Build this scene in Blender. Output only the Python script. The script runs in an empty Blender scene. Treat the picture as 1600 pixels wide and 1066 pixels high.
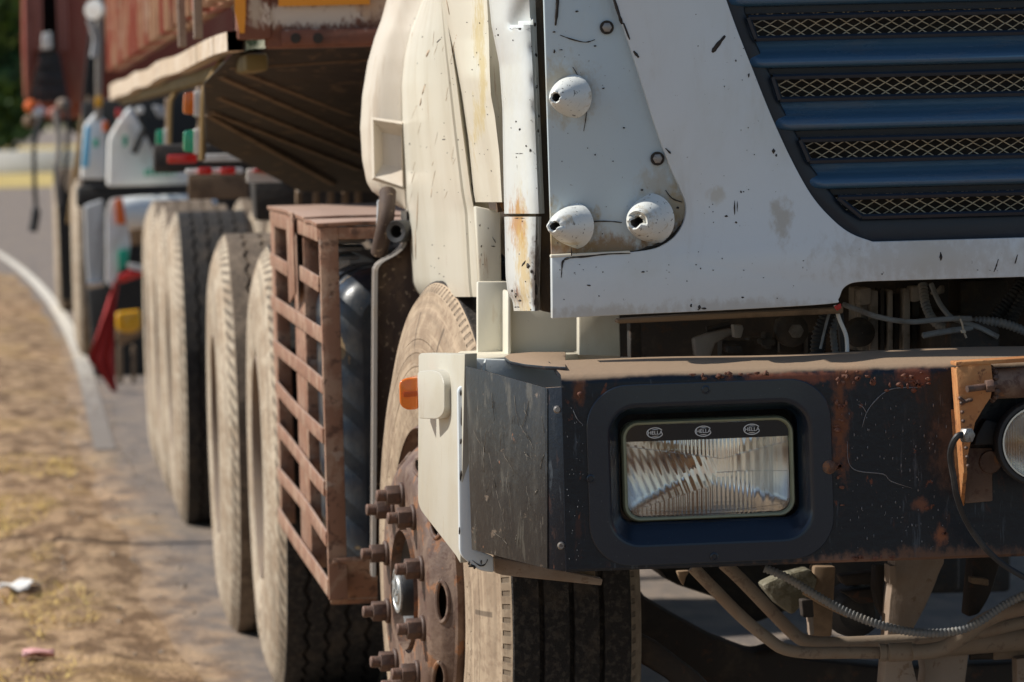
import bpy, bmesh, math, random
from mathutils import Vector as V, Matrix, noise as mnoise
random.seed(7)
D = bpy.data
SC = bpy.context.scene
COL = SC.collection

# ------------------------------------------------------------------ camera
F = 7518.0                                   # focal length in photo pixels (1600 wide)
CAM = V((0, 0, 1.37))
yv = V((36 - 800, 533 - 203, -F)).normalized()
zv = V((-0.030, 1, 0)); zv = (zv - yv * zv.dot(yv)).normalized()
xv = yv.cross(zv)
ROT = Matrix((xv, yv, zv))
cd = D.cameras.new('camera'); cam = D.objects.new('camera', cd); COL.objects.link(cam)
cam.matrix_world = Matrix.Translation(CAM) @ ROT.to_4x4()
cd.sensor_fit = 'HORIZONTAL'; cd.sensor_width = 36; cd.lens = F / 1600 * 36
cd.clip_start = 0.1; cd.clip_end = 6000
cd.dof.use_dof = True; cd.dof.focus_distance = 7.25; cd.dof.aperture_fstop = 10.0
SC.camera = cam

# ------------------------------------------------------------------ light
SUN = V((-0.70, 0.105, 0.69)).normalized()
w = D.worlds.new('World'); SC.world = w; w.use_nodes = True
wn = w.node_tree.nodes; bg = wn['Background']
sky = wn.new('ShaderNodeTexSky'); sky.sky_type = 'NISHITA'; sky.sun_disc = False
sky.sun_elevation = math.asin(SUN.z); sky.sun_rotation = math.atan2(SUN.x, SUN.y)
sky.air_density = 1.0; sky.dust_density = 0.4; sky.ozone_density = 1.0
w.node_tree.links.new(sky.outputs[0], bg.inputs[0]); bg.inputs[1].default_value = 0.085
sl = D.lights.new('sun', 'SUN'); sun = D.objects.new('sun', sl); COL.objects.link(sun)
sl.energy = 4.4; sl.angle = math.radians(0.5); sl.color = (1.0, 0.955, 0.88)
sun.rotation_euler = SUN.to_track_quat('Z', 'Y').to_euler()
SC.view_settings.view_transform = 'Standard'; SC.view_settings.look = 'None'
SC.view_settings.exposure = 0.3; SC.view_settings.gamma = 1.0
SC.view_settings.use_curve_mapping = False
SC.render.engine = 'CYCLES'
SC.cycles.use_denoising = True
SC.cycles.max_bounces = 10; SC.cycles.transmission_bounces = 8; SC.cycles.glossy_bounces = 6
SC.cycles.sample_clamp_indirect = 6.0

# ------------------------------------------------------------------ projection helpers
def ray(px, py): return ROT @ V((px - 800, 533 - py, -F))
def at(px, py, Y): r = ray(px, py); return CAM + r * (Y / r.y)
def atx(px, py, X): r = ray(px, py); return CAM + r * (X / r.x)
def atz(px, py, Z): r = ray(px, py); return CAM + r * ((Z - CAM.z) / r.z)
def P3(pts): return [at(*p) for p in pts]
def rpoly(pts, n=6):
    """polygon of (x, y[, r]) with rounded corners"""
    out = []
    N = len(pts)
    for i, p in enumerate(pts):
        r = p[2] if len(p) > 2 else 0
        if not r: out.append((p[0], p[1])); continue
        a, b, c = V(pts[i - 1][:2]), V(p[:2]), V(pts[(i + 1) % N][:2])
        u, v = (a - b), (c - b)
        u = u.normalized() * min(r, u.length * .49); v = v.normalized() * min(r, v.length * .49)
        for k in range(n + 1):
            t = k / n
            q = (b + u) * (1 - t) ** 2 + b * 2 * t * (1 - t) + (b + v) * t * t
            out.append((q.x, q.y))
    return out
def spline(pts, n=8):
    pts = [V(p) for p in pts]; out = []
    for i in range(len(pts) - 1):
        p0 = pts[max(i - 1, 0)]; p1 = pts[i]; p2 = pts[i + 1]; p3 = pts[min(i + 2, len(pts) - 1)]
        for k in range(n):
            t = k / n
            out.append(0.5 * ((2 * p1) + (p2 - p0) * t + (2 * p0 - 5 * p1 + 4 * p2 - p3) * t * t + (3 * p1 - p0 - 3 * p2 + p3) * t ** 3))
    out.append(pts[-1]); return out
def sp2(pts, n=6): return [(p.x, p.y) for p in spline([(a, b, 0) for a, b in pts], n)]

# ------------------------------------------------------------------ materials
class NT:
    def __init__(s, m):
        m.use_nodes = True; s.t = m.node_tree; s.n = s.t.nodes; s.l = s.t.links
        s.b = s.n['Principled BSDF']; s.cache = {}
    def new(s, k): return s.n.new(k)
    def put(s, sock, v):
        if isinstance(v, (int, float)): sock.default_value = v
        elif isinstance(v, (tuple, list)):
            sock.default_value = tuple(v) + ((1,) if len(v) == 3 and len(sock.default_value) == 4 else ())
        else: s.l.new(v, sock)
    def coords(s, kind):
        if kind not in s.cache:
            if kind == 'world': s.cache[kind] = s.new('ShaderNodeNewGeometry').outputs['Position']
            else: s.cache[kind] = s.new('ShaderNodeTexCoord').outputs['Object']
        return s.cache[kind]
    def mapped(s, kind, scale, off=(0, 0, 0)):
        m = s.new('ShaderNodeMapping'); s.l.new(s.coords(kind), m.inputs[0])
        m.inputs['Scale'].default_value = scale; m.inputs['Location'].default_value = off
        return m.outputs[0]
    def noise(s, vec, detail=4, rough=.6, dist=0):
        n = s.new('ShaderNodeTexNoise'); s.l.new(vec, n.inputs['Vector']); n.inputs['Scale'].default_value = 1
        n.inputs['Detail'].default_value = detail; n.inputs['Roughness'].default_value = rough; n.inputs['Distortion'].default_value = dist
        return n.outputs[0]
    def math(s, op, a, b=0., c=None):
        n = s.new('ShaderNodeMath'); n.operation = op; s.put(n.inputs[0], a); s.put(n.inputs[1], b)
        if c is not None: s.put(n.inputs[2], c)
        return n.outputs[0]
    def step(s, v, lo, hi, a=0., b=1.):
        n = s.new('ShaderNodeMapRange'); n.interpolation_type = 'SMOOTHSTEP'; s.put(n.inputs[0], v)
        n.inputs[1].default_value = lo; n.inputs[2].default_value = hi; n.inputs[3].default_value = a; n.inputs[4].default_value = b
        return n.outputs[0]
    def mix(s, f, a, b):
        n = s.new('ShaderNodeMix'); n.data_type = 'RGBA'; s.put(n.inputs[0], f); s.put(n.inputs[6], a); s.put(n.inputs[7], b)
        return n.outputs[2]
    def xyz(s, v):
        n = s.new('ShaderNodeSeparateXYZ'); s.l.new(v, n.inputs[0]); return n.outputs
MATS = {}
def mat(name, base, rough=.5, metal=0., layers=(), bump=0., bscale=60, space='world', spec=.5, coat=0., rvar=.12):
    """layers: ('n', (sx,sy,sz), lo, hi, colour, amount, rough)  noise patch
               ('s', point, (rx,ry,rz), colour, amount)          stain at a point
               ('u', lo, hi, colour, amount)                     tint on faces that look up: dust, painted sky sheen"""
    m = D.materials.new(name); t = NT(m); col = tuple(base) + (1,); ro = rough
    for i, L in enumerate(layers):
        off = (i * 3.7, i * 1.9, i * 5.3)
        if L[0] == 'n':
            k = t.step(t.math('MULTIPLY_ADD', t.noise(t.mapped(space, L[1], off), 6, .65, .3), 1.55, -.275), L[2], L[3]); k = t.math('MULTIPLY', k, L[5]); c = L[4]; r = L[6] if len(L) > 6 else rough
        elif L[0] == 's':
            d = t.new('ShaderNodeVectorMath'); d.operation = 'SUBTRACT'; t.l.new(t.coords('world'), d.inputs[0]); d.inputs[1].default_value = L[1]
            q = t.new('ShaderNodeVectorMath'); q.operation = 'DIVIDE'; t.l.new(d.outputs[0], q.inputs[0]); q.inputs[1].default_value = L[2]
            le = t.new('ShaderNodeVectorMath'); le.operation = 'LENGTH'; t.l.new(q.outputs[0], le.inputs[0])
            nz = t.noise(t.mapped('world', (70, 70, 45), off), 5, .65)
            k = t.math('ADD', le.outputs['Value'], t.math('MULTIPLY', t.math('SUBTRACT', nz, .5), 2.2))
            k = t.math('MULTIPLY', t.step(k, .25, 1.05, 1., 0.), L[4]); c = L[3]; r = .8
        else:
            g = t.new('ShaderNodeNewGeometry'); z = t.xyz(g.outputs['Normal'])[2]
            nz = t.noise(t.mapped(space, (14, 14, 14), off), 5, .6)
            k = t.step(t.math('ADD', z, t.math('MULTIPLY', t.math('SUBTRACT', nz, .5), .8)), L[1], L[2]); k = t.math('MULTIPLY', k, L[4]); c = L[3]; r = .85
        col = t.mix(k, col, tuple(c) + (1,)); ro = t.math('MULTIPLY_ADD', k, t.math('SUBTRACT', r, ro), ro)
    if rvar:
        ro = t.math('ADD', ro, t.math('MULTIPLY', t.math('SUBTRACT', t.noise(t.mapped(space, (9, 9, 9), (9, 9, 9)), 4), .5), rvar))
    t.put(t.b.inputs['Base Color'], col); t.put(t.b.inputs['Roughness'], ro)
    t.b.inputs['Metallic'].default_value = metal; t.b.inputs['Specular IOR Level'].default_value = spec
    if coat: t.b.inputs['Coat Weight'].default_value = coat; t.b.inputs['Coat Roughness'].default_value = .12
    if bump:
        bn = t.new('ShaderNodeBump'); bn.inputs['Strength'].default_value = 1; bn.inputs['Distance'].default_value = bump
        t.l.new(t.noise(t.mapped(space, (bscale,) * 3), 5, .6), bn.inputs['Height']); t.l.new(bn.outputs[0], t.b.inputs['Normal'])
    MATS[name] = m; return m

RUST = (.17, .062, .025); RUSTD = (.07, .03, .018); DUST = (.36, .27, .185); GRIME = (.10, .075, .045)
CREAM = (.68, .645, .54)
YF = 7.14                                            # depth of the cab's front panel
def stain(px, py, r, c=RUST, a=.5, Y=YF, sy=1.): return ('s', tuple(at(px, py, Y)), (r, .15, r * sy), c, a)
YEL = (.36, .25, .09)
M_front = mat('cab_front_shaded_paint', (.62, .665, .68), .33, layers=[  # bluish tone of the shaded front is put into the paint colour
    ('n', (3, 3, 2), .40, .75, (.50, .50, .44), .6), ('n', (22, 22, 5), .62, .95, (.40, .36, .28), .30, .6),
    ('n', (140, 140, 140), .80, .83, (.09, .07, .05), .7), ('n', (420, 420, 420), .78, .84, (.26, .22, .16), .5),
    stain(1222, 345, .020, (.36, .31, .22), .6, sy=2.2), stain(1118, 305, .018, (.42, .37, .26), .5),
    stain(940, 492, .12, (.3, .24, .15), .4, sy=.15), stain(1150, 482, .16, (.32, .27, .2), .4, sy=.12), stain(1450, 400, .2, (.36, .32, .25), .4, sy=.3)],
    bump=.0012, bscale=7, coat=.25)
M_recess = mat('mirror_plate_paint', (.47, .56, .60), .36, layers=[
    ('n', (4, 4, 3), .45, .8, (.46, .47, .42), .6), ('n', (140, 140, 140), .79, .82, (.08, .06, .04), .7), ('n', (400, 400, 400), .77, .83, (.24, .2, .14), .5),
    stain(885, 140, .055, YEL, .55, 7.16), stain(890, 375, .065, YEL, .85, 7.16), stain(960, 385, .07, (.26, .16, .07), .9, 7.16, .35), stain(1040, 370, .055, (.2, .12, .05), .95, 7.16, .7),
    stain(870, 392, .05, RUST, .6, 7.16, .35), stain(1062, 320, .04, YEL, .7, 7.16), stain(1025, 290, .04, YEL, .4, 7.16)], bump=.001, bscale=9, coat=.2)
M_side = mat('cab_side_paint', CREAM, .34, layers=[
    ('n', (3, 3, 1.5), .42, .75, (.56, .51, .40), .6), ('n', (18, 9, 2.2), .60, .90, (.50, .40, .28), .40, .6),
    ('n', (50, 20, 5), .755, .81, (.36, .20, .10), .7, .7), ('n', (5, 2, .8), .55, .8, (.50, .43, .30), .5),
    ('s', tuple(at(748, 110, 7.6)), (.005, .3, .20), (.50, .38, .14), .7), ('s', tuple(at(655, 380, 8.6)), (.006, .5, .12), (.42, .27, .12), .6)], bump=.0010, bscale=6, coat=.2)
M_cream = mat('corner_paint', CREAM, .38, layers=[
    ('n', (4, 4, 3), .42, .75, (.54, .48, .36), .6), ('n', (26, 26, 6), .66, .85, (.42, .3, .16), .45, .6),
    ('n', (150, 150, 150), .80, .83, (.07, .05, .035), .7), ('u', .2, .9, (.50, .43, .30), .5)], bump=.001, bscale=9)
M_pillar = mat('pillar_paint', (.62, .65, .64), .30, layers=[
    ('n', (5, 5, 3), .45, .75, (.58, .56, .46), .5), ('n', (90, 90, 60), .80, .83, (.07, .05, .03), .8),
    ('s', tuple(at(812, 348, 7.25)), (.012, .2, .05), (.40, .18, .04), .9), ('s', tuple(at(818, 420, 7.25)), (.010, .2, .13), (.5, .33, .08), .7),
    ('s', tuple(at(800, 470, 7.25)), (.02, .2, .03), RUST, .9), ('s', tuple(at(835, 440, 7.25)), (.012, .2, .09), (.10, .06, .04), .85)], bump=.0015, bscale=12, coat=.2)
M_corner_dim = mat('corner_cream_dimmed_sun', (.50, .475, .40), .38, layers=[('n', (4, 4, 3), .42, .75, (.43, .385, .29), .6), ('n', (26, 26, 6), .66, .85, (.34, .24, .13), .45, .6), ('n', (150, 150, 150), .80, .83, (.07, .05, .035), .7)], bump=.001, bscale=9)  # cream paint darkened to stand in for weaker sun on the corner
M_bulge = mat('dusty_dimmed_fairing_paint', (.60, .535, .44), .42, layers=[('n', (3, 3, 1.2), .42, .7, (.50, .41, .31), .8), ('n', (30, 30, 3), .58, .8, (.40, .31, .22), .5, .7), ('n', (150, 150, 150), .79, .82, (.1, .07, .05), .7)], bump=.001, bscale=8)  # dust tint, plus base darkened as if turned from the sun
M_white_chip = mat('bare_chip', (.035, .028, .022), .8)
M_navy = mat('grille_plastic', (.040, .100, .175), .25, layers=[
    ('n', (5, 30, 30), .50, .8, (.085, .11, .14), .55, .5), ('n', (300, 300, 300), .80, .85, (.30, .30, .30), .6, .7), ('u', .8, 1.3, (.14, .13, .12), .5)], bump=.0006, bscale=60, spec=.6)
M_grillegap = mat('grille_frame_slat_shadow', (.006, .012, .022), .4, layers=[('n', (20, 20, 20), .55, .85, (.025, .033, .045), .5, .6), ('n', (300, 300, 300), .80, .85, (.30, .30, .30), .6, .7)], bump=.0005, bscale=80)
M_surround = mat('headlight_surround_plastic', (.005, .012, .024), .30, layers=[
    ('n', (14, 14, 14), .55, .9, (.014, .022, .034), .4, .45), ('n', (330, 330, 330), .79, .84, (.30, .29, .27), .6, .7), ('u', .7, 1.2, (.03, .06, .11), .4)], bump=.0004, bscale=120, coat=.4, spec=.35)  # blue on upward faces paints in the sky's reflection
M_bumper = mat('bumper_steel', (.004, .007, .013), .33, layers=[
    ('n', (30, 30, 8), .60, .95, (.04, .045, .052), .6, .55), ('n', (50, 50, 16), .62, .80, RUSTD, .5, .8), ('n', (24, 24, 16), .71, .77, (.15, .055, .03), .9, .85),
    ('n', (260, 260, 200), .77, .83, (.26, .24, .21), .6, .8), ('n', (70, 70, 9), .66, .8, (.07, .085, .10), .6, .6), stain(1330, 570, .03, RUST, .9, 7.0, 1.2), stain(1312, 660, .018, RUST, .85, 7.0, 6), stain(1425, 588, .04, (.19, .065, .035), .85, 7.0, .5),
    stain(1230, 590, .10, (.25, .08, .04), .8, 7.0, .12), stain(905, 610, .012, RUST, .8, 7.0, 2), stain(1450, 875, .25, (.14, .075, .045), .9, 7.0, .09), stain(1330, 880, .08, (.2, .11, .075), .8, 7.0, .2),
    stain(1470, 835, .012, (.25, .09, .04), .9, 7.0, 1.6), stain(1440, 790, .015, (.2, .08, .04), .7, 7.0), stain(1500, 700, .05, (.10, .06, .04), .6, 7.0, 1.5),
    ('u', .35, .75, (.34, .235, .15), .82)], bump=.0009, bscale=70, spec=.35)
M_endplate = mat('bumper_end_steel', (.012, .012, .013), .40, layers=[
    ('n', (20, 20, 6), .45, .85, (.045, .042, .036), .8, .5), ('n', (90, 30, 10), .60, .72, (.085, .078, .062), .55, .6), ('n', (40, 40, 30), .77, .81, (.2, .085, .04), .9, .8),
    ('n', (240, 240, 60), .70, .80, (.28, .24, .19), .5, .7), ('n', (12, 12, 30), .72, .77, (.22, .16, .11), .5, .7)], bump=.0012, bscale=50)
M_rustbar = mat('rusty_cage_steel', (.25, .125, .075), .75, layers=[
    ('n', (12, 12, 12), .45, .65, (.36, .235, .16), .8, .8), ('n', (45, 45, 45), .55, .70, (.10, .05, .032), .8, .8), ('n', (16, 16, 16), .68, .78, (.42, .33, .26), .7, .8), ('u', .6, .95, (.42, .30, .24), .65)], bump=.0015, bscale=60)
M_orange_rust = mat('orange_rust_steel', (.42, .17, .055), .7, layers=[
    ('n', (18, 18, 18), .45, .7, (.48, .24, .09), .8, .75), ('n', (60, 60, 60), .58, .72, (.15, .055, .025), .85, .8)], bump=.0012, bscale=80)
M_disc_rust = mat('rusty_wheel_steel', (.115, .068, .047), .62, layers=[
    ('n', (14, 14, 14), .42, .7, (.23, .155, .11), .8, .75), ('n', (45, 45, 45), .56, .7, (.08, .035, .022), .8, .7), ('n', (24, 24, 24), .60, .68, (.30, .12, .04), .6, .8)], bump=.0014, bscale=70, space='object')
M_nut = mat('rusty_nut_steel', (.085, .050, .036), .6, layers=[('n', (60, 60, 60), .45, .7, (.17, .09, .06), .8, .7)], bump=.0008, bscale=160, space='object')
M_rubber = mat('tread_rubber', (.020, .018, .017), .8, layers=[('n', (90, 90, 90), .48, .66, (.065, .056, .047), .8, .9), ('n', (16, 16, 16), .5, .75, (.085, .065, .048), .5, .9)], bump=.004, bscale=170, space='object', spec=.3)
M_blackrub = mat('black_rubber', (.014, .014, .015), .55, layers=[('n', (20, 20, 20), .5, .75, (.06, .055, .05), .6, .8)])
M_hose = mat('grey_conduit', (.16, .165, .17), .55, layers=[('n', (25, 25, 25), .45, .75, (.26, .23, .19), .7, .8)])
M_cable = mat('grey_cable', (.22, .23, .235), .5, layers=[('n', (25, 25, 25), .45, .75, (.12, .10, .08), .7, .8)])
M_dirtysteel = mat('dusty_chassis_steel', (.03, .022, .017), .75, layers=[('n', (9, 9, 9), .45, .8, (.10, .07, .047), .85, .85), ('n', (30, 30, 30), .6, .75, (.10, .045, .025), .7, .85)], bump=.002, bscale=45)
M_tanpipe = mat('dusty_pipe_steel', (.23, .175, .125), .68, layers=[('n', (12, 12, 12), .42, .7, (.22, .15, .10), .8, .8), ('n', (60, 60, 60), .6, .72, (.12, .08, .06), .6, .8)], bump=.001, bscale=70)
M_hanger = mat('dusty_spring_hanger', (.30, .235, .185), .78, layers=[('n', (9, 9, 9), .42, .72, (.24, .17, .12), .8, .8), ('n', (40, 40, 40), .62, .74, (.16, .09, .05), .6, .85)], bump=.0015, bscale=50)
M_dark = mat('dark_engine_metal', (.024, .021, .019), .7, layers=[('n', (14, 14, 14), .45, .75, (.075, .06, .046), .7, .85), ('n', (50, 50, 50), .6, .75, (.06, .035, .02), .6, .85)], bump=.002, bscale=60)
M_lightmetal = mat('engine_bay_alloy', (.24, .22, .20), .6, layers=[('n', (14, 14, 14), .45, .72, (.075, .06, .045), .8, .8)], bump=.0012, bscale=60)
M_brownbox = mat('dusty_brown_part', (.22, .145, .085), .75, layers=[('n', (12, 12, 12), .45, .72, (.10, .065, .04), .7, .85)])
M_wire = mat('grille_wire', (.68, .60, .43), .55, layers=[('n', (60, 60, 60), .5, .75, (.26, .20, .12), .7, .7)])
M_red = mat('red_paint', (.50, .025, .02), .45)
M_steelbolt = mat('zinc_bolt', (.30, .28, .26), .45, metal=.7, layers=[('n', (90, 90, 90), .5, .7, (.12, .08, .05), .7, .8)])
M_hubsilver = mat('hub_silver', (.42, .43, .42), .42, metal=.6, layers=[('n', (50, 50, 50), .5, .75, (.2, .19, .17), .7, .8)], bump=.0008, bscale=90, space='object')
M_olive = mat('olive_trim', (.25, .26, .16), .5, layers=[('n', (40, 40, 40), .5, .75, (.2, .19, .13), .5, .7)])
M_black = mat('gloss_black_band', (.004, .006, .010), .15, rvar=0)
M_print = mat('white_print', (.78, .78, .76), .5, rvar=0)
M_tank = mat('blue_black_tank', (.022, .030, .042), .33, layers=[('n', (12, 12, 6), .42, .75, (.10, .095, .085), .65, .6), ('n', (110, 110, 110), .80, .83, (.5, .42, .3), .7, .8), ('n', (20, 20, 12), .66, .72, (.30, .2, .09), .7, .8)], bump=.001, bscale=40)
M_flap = mat('brown_mud_flap', (.060, .036, .025), .75, layers=[('n', (18, 18, 10), .5, .75, (.13, .085, .055), .7, .85), ('n', (70, 70, 70), .66, .7, (.4, .3, .2), .6, .9)], bump=.0015, bscale=50)
M_lip = mat('grey_lip', (.27, .245, .215), .6, layers=[('n', (25, 25, 25), .5, .75, (.28, .22, .16), .6, .8)])
def amber(name, c, rough=.22):
    m = D.materials.new(name); t = NT(m); t.put(t.b.inputs['Base Color'], c + (1,)); t.b.inputs['Roughness'].default_value = rough
    t.b.inputs['Subsurface Weight'].default_value = .25; t.b.inputs['Subsurface Radius'].default_value = (.01, .005, .003)
    t.b.inputs['Coat Weight'].default_value = .5
    MATS[name] = m; return m
M_amber = amber('amber_lens', (.72, .17, .01)); M_green = amber('green_lens', (.01, .42, .22)); M_redlens = amber('red_lens', (.60, .02, .015)); M_yellow = amber('yellow_lens', (.75, .38, .01))
def glass(name, rough=.02, tint=(.97, .98, .97)):
    m = D.materials.new(name); t = NT(m); t.put(t.b.inputs['Base Color'], tint + (1,)); t.b.inputs['Roughness'].default_value = rough
    t.b.inputs['Transmission Weight'].default_value = 1.0; t.b.inputs['IOR'].default_value = 1.45
    return m
M_glass = glass('headlight_glass', .02)
M_mirror = mat('lamp_reflector', (.95, .94, .92), .26, metal=1.0, layers=[('n', (20, 20, 20), .58, .8, (.72, .66, .56), .4, .28)])
M_bulb = mat('bulb_cap', (.35, .16, .05), .3, metal=.5)
def sidewall(name, c1, c2, c3, notch=True):
    """dusty sidewall in wheel space: local X is the axle; rings and shoulder slots follow radius and angle"""
    m = D.materials.new(name); t = NT(m); x, y, z = t.xyz(t.coords('object'))
    r = t.math('SQRT', t.math('ADD', t.math('MULTIPLY', y, y), t.math('MULTIPLY', z, z)))
    a = t.math('ARCTAN2', y, z)
    n1 = t.noise(t.mapped('object', (8, 8, 8)), 6, .65); n2 = t.noise(t.mapped('object', (70, 70, 70), (3, 1, 2)), 4, .6)
    col = t.mix(t.step(n1, .42, .58), c1 + (1,), c2 + (1,)); n3 = t.noise(t.mapped('object', (20, 20, 20), (1, 5, 2)), 5, .65); col = t.mix(t.math('MULTIPLY', t.step(n3, .50, .62), .5), col, tuple(min(1, q * 1.15) for q in c1) + (1,)); col = t.mix(t.math('MULTIPLY', t.step(n2, .48, .62), .6), col, c3 + (1,))
    h = t.math('MULTIPLY', n2, .15)
    ring = t.math('SINE', t.math('MULTIPLY', r, 260.)); ringm = t.math('MULTIPLY', t.step(ring, .80, .97), t.step(t.math('ABSOLUTE', t.math('SUBTRACT', r, .405)), .045, .05, 1, 0))
    h = t.math('ADD', h, t.math('MULTIPLY', ringm, .8))
    # raised lettering blocks around the sidewall
    cell = t.noise(t.mapped('object', (45, 45, 45), (7, 2, 5)), 1, .3)
    band = t.step(t.math('ABSOLUTE', t.math('SUBTRACT', r, .375)), .020, .022, 1, 0)
    h = t.math('ADD', h, t.math('MULTIPLY', t.math('MULTIPLY', band, t.step(cell, .52, .55)), .6))
    cv = t.new('ShaderNodeCombineXYZ'); t.l.new(t.math('MULTIPLY', r, 55.), cv.inputs[0]); t.l.new(t.math('MULTIPLY', a, 1.1), cv.inputs[1])
    bands = t.noise(cv.outputs[0], 4, .6); col = t.mix(t.math('MULTIPLY', t.step(bands, .50, .62), .32 if notch else .6), col, tuple(q * .48 for q in c1) + (1,)); col = t.mix(t.math('MULTIPLY', t.step(bands, .44, .36), .5), col, tuple(min(1, q * 1.25) for q in c1) + (1,))
    h = t.math('ADD', h, t.math('MULTIPLY', bands, .8))
    fq, ctr, hw, st = (150., .528, .005, .45) if notch else (84., .521, .013, .65)
    s = t.step(t.math('SINE', t.math('ADD', t.math('MULTIPLY', a, fq), t.math('MULTIPLY', r, 0. if notch else 260.))), .2, .6)
    nb = t.step(t.math('ABSOLUTE', t.math('SUBTRACT', r, ctr)), hw, hw + .002, 1, 0)
    k = t.math('MULTIPLY', s, nb); col = t.mix(t.math('MULTIPLY', k, st), col, (.06, .048, .036, 1)); h = t.math('SUBTRACT', h, t.math('MULTIPLY', k, 2))
    if notch:
        s2 = t.step(t.math('SINE', t.math('MULTIPLY', a, 15.)), .985, .995)
        k2 = t.math('MULTIPLY', s2, t.step(t.math('ABSOLUTE', t.math('SUBTRACT', r, .455)), .03, .034, 1, 0)); col = t.mix(t.math('MULTIPLY', k2, .7), col, (.08, .06, .045, 1))
    t.put(t.b.inputs['Base Color'], col); t.b.inputs['Roughness'].default_value = .85; t.b.inputs['Specular IOR Level'].default_value = .25
    bn = t.new('ShaderNodeBump'); bn.inputs['Distance'].default_value = .003; t.l.new(h, bn.inputs['Height']); t.l.new(bn.outputs[0], t.b.inputs['Normal'])
    return m
M_sidef = sidewall('dusty_front_sidewall', (.385, .295, .205), (.30, .222, .152), (.24, .17, .115))
M_sider = sidewall('dusty_rear_sidewall', (.45, .38, .29), (.33, .255, .18), (.25, .185, .13), notch=False)
M_treaddust = mat('dusty_tread_rubber', (.15, .115, .085), .9, layers=[('n', (14, 14, 14), .4, .7, (.26, .20, .145), .8, .9), ('n', (90, 90, 90), .55, .7, (.06, .05, .04), .7, .9)], bump=.003, bscale=120, space='object', spec=.2)
M_rimdust = mat('dusty_rim', (.20, .15, .11), .8, layers=[('n', (10, 10, 10), .4, .7, (.22, .16, .11), .8, .85)], space='object')
M_boxrust = mat('rusty_trailer_paint', (.26, .045, .022), .6, layers=[
    ('n', (2.2, 1.2, 1.0), .46, .60, (.40, .26, .15), .75, .75), ('n', (9, 5, 2), .55, .68, (.16, .06, .03), .75, .8), ('n', (20, 10, 5), .60, .70, (.50, .40, .28), .6, .85)], bump=.002, bscale=25)
M_boxfront = mat('rusty_front_wall', (.17, .062, .035), .65, layers=[
    ('n', (8, 8, 8), .5, .64, (.10, .045, .03), .7, .8), ('s', tuple(at(490, 22, 10.1)), (.16, .3, .035), (.62, .55, .47), 1.3), ('s', tuple(at(590, 5, 10.1)), (.06, .3, .05), (.55, .40, .28), 1.0), ('s', tuple(at(398, 10, 10.1)), (.02, .3, .05), (.5, .42, .33), .9)], bump=.002, bscale=30)
M_rail = mat('tan_rail', (.52, .41, .29), .7, layers=[('n', (4, 4, 4), .45, .65, (.66, .58, .48), .7, .7), ('n', (20, 20, 20), .58, .70, (.20, .10, .05), .8, .8)], bump=.003, bscale=20)
M_olivebeam = mat('olive_beam', (.16, .12, .035), .65, layers=[('n', (8, 8, 8), .5, .7, (.07, .05, .025), .7, .8)])
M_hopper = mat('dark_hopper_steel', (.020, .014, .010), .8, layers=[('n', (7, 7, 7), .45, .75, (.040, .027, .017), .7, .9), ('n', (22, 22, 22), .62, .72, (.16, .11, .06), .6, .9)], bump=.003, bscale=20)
M_rib = mat('brown_rib_steel', (.15, .10, .058), .75, layers=[('n', (14, 14, 14), .45, .7, (.08, .05, .03), .7, .9)])
M_stickyel = mat('yellow_reflector_sheet', (.80, .30, .01), .4)
M_farwhite = mat('far_white_paint', (.74, .74, .71), .45, layers=[('n', (5, 5, 5), .5, .7, (.58, .52, .44), .6, .7)])
M_fargrey = mat('far_grey_metal', (.34, .35, .36), .45, layers=[('n', (5, 5, 5), .5, .7, (.2, .17, .14), .6, .7)])
M_farblue = mat('far_blue_paint', (.06, .38, .62), .45)
M_fardark = mat('far_dark_metal', (.012, .011, .010), .7)
M_farred = mat('far_red_brown_paint', (.30, .075, .045), .6, layers=[('n', (3, 3, 1), .5, .7, (.36, .14, .085), .7, .7)])
M_pinkrib = mat('faded_red_rib', (.50, .20, .155), .65, layers=[('n', (6, 6, 3), .5, .7, (.34, .11, .08), .7, .7)])
M_flag = mat('red_cloth', (.40, .022, .018), .7)
M_orangetape = mat('orange_tape', (.72, .14, .02), .5); M_greentape = mat('green_tape', (.01, .33, .20), .5)
M_chrome = mat('dull_chrome', (.55, .55, .55), .25, metal=1.0)
M_rope = mat('tan_strap', (.25, .16, .06), .85)

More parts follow.
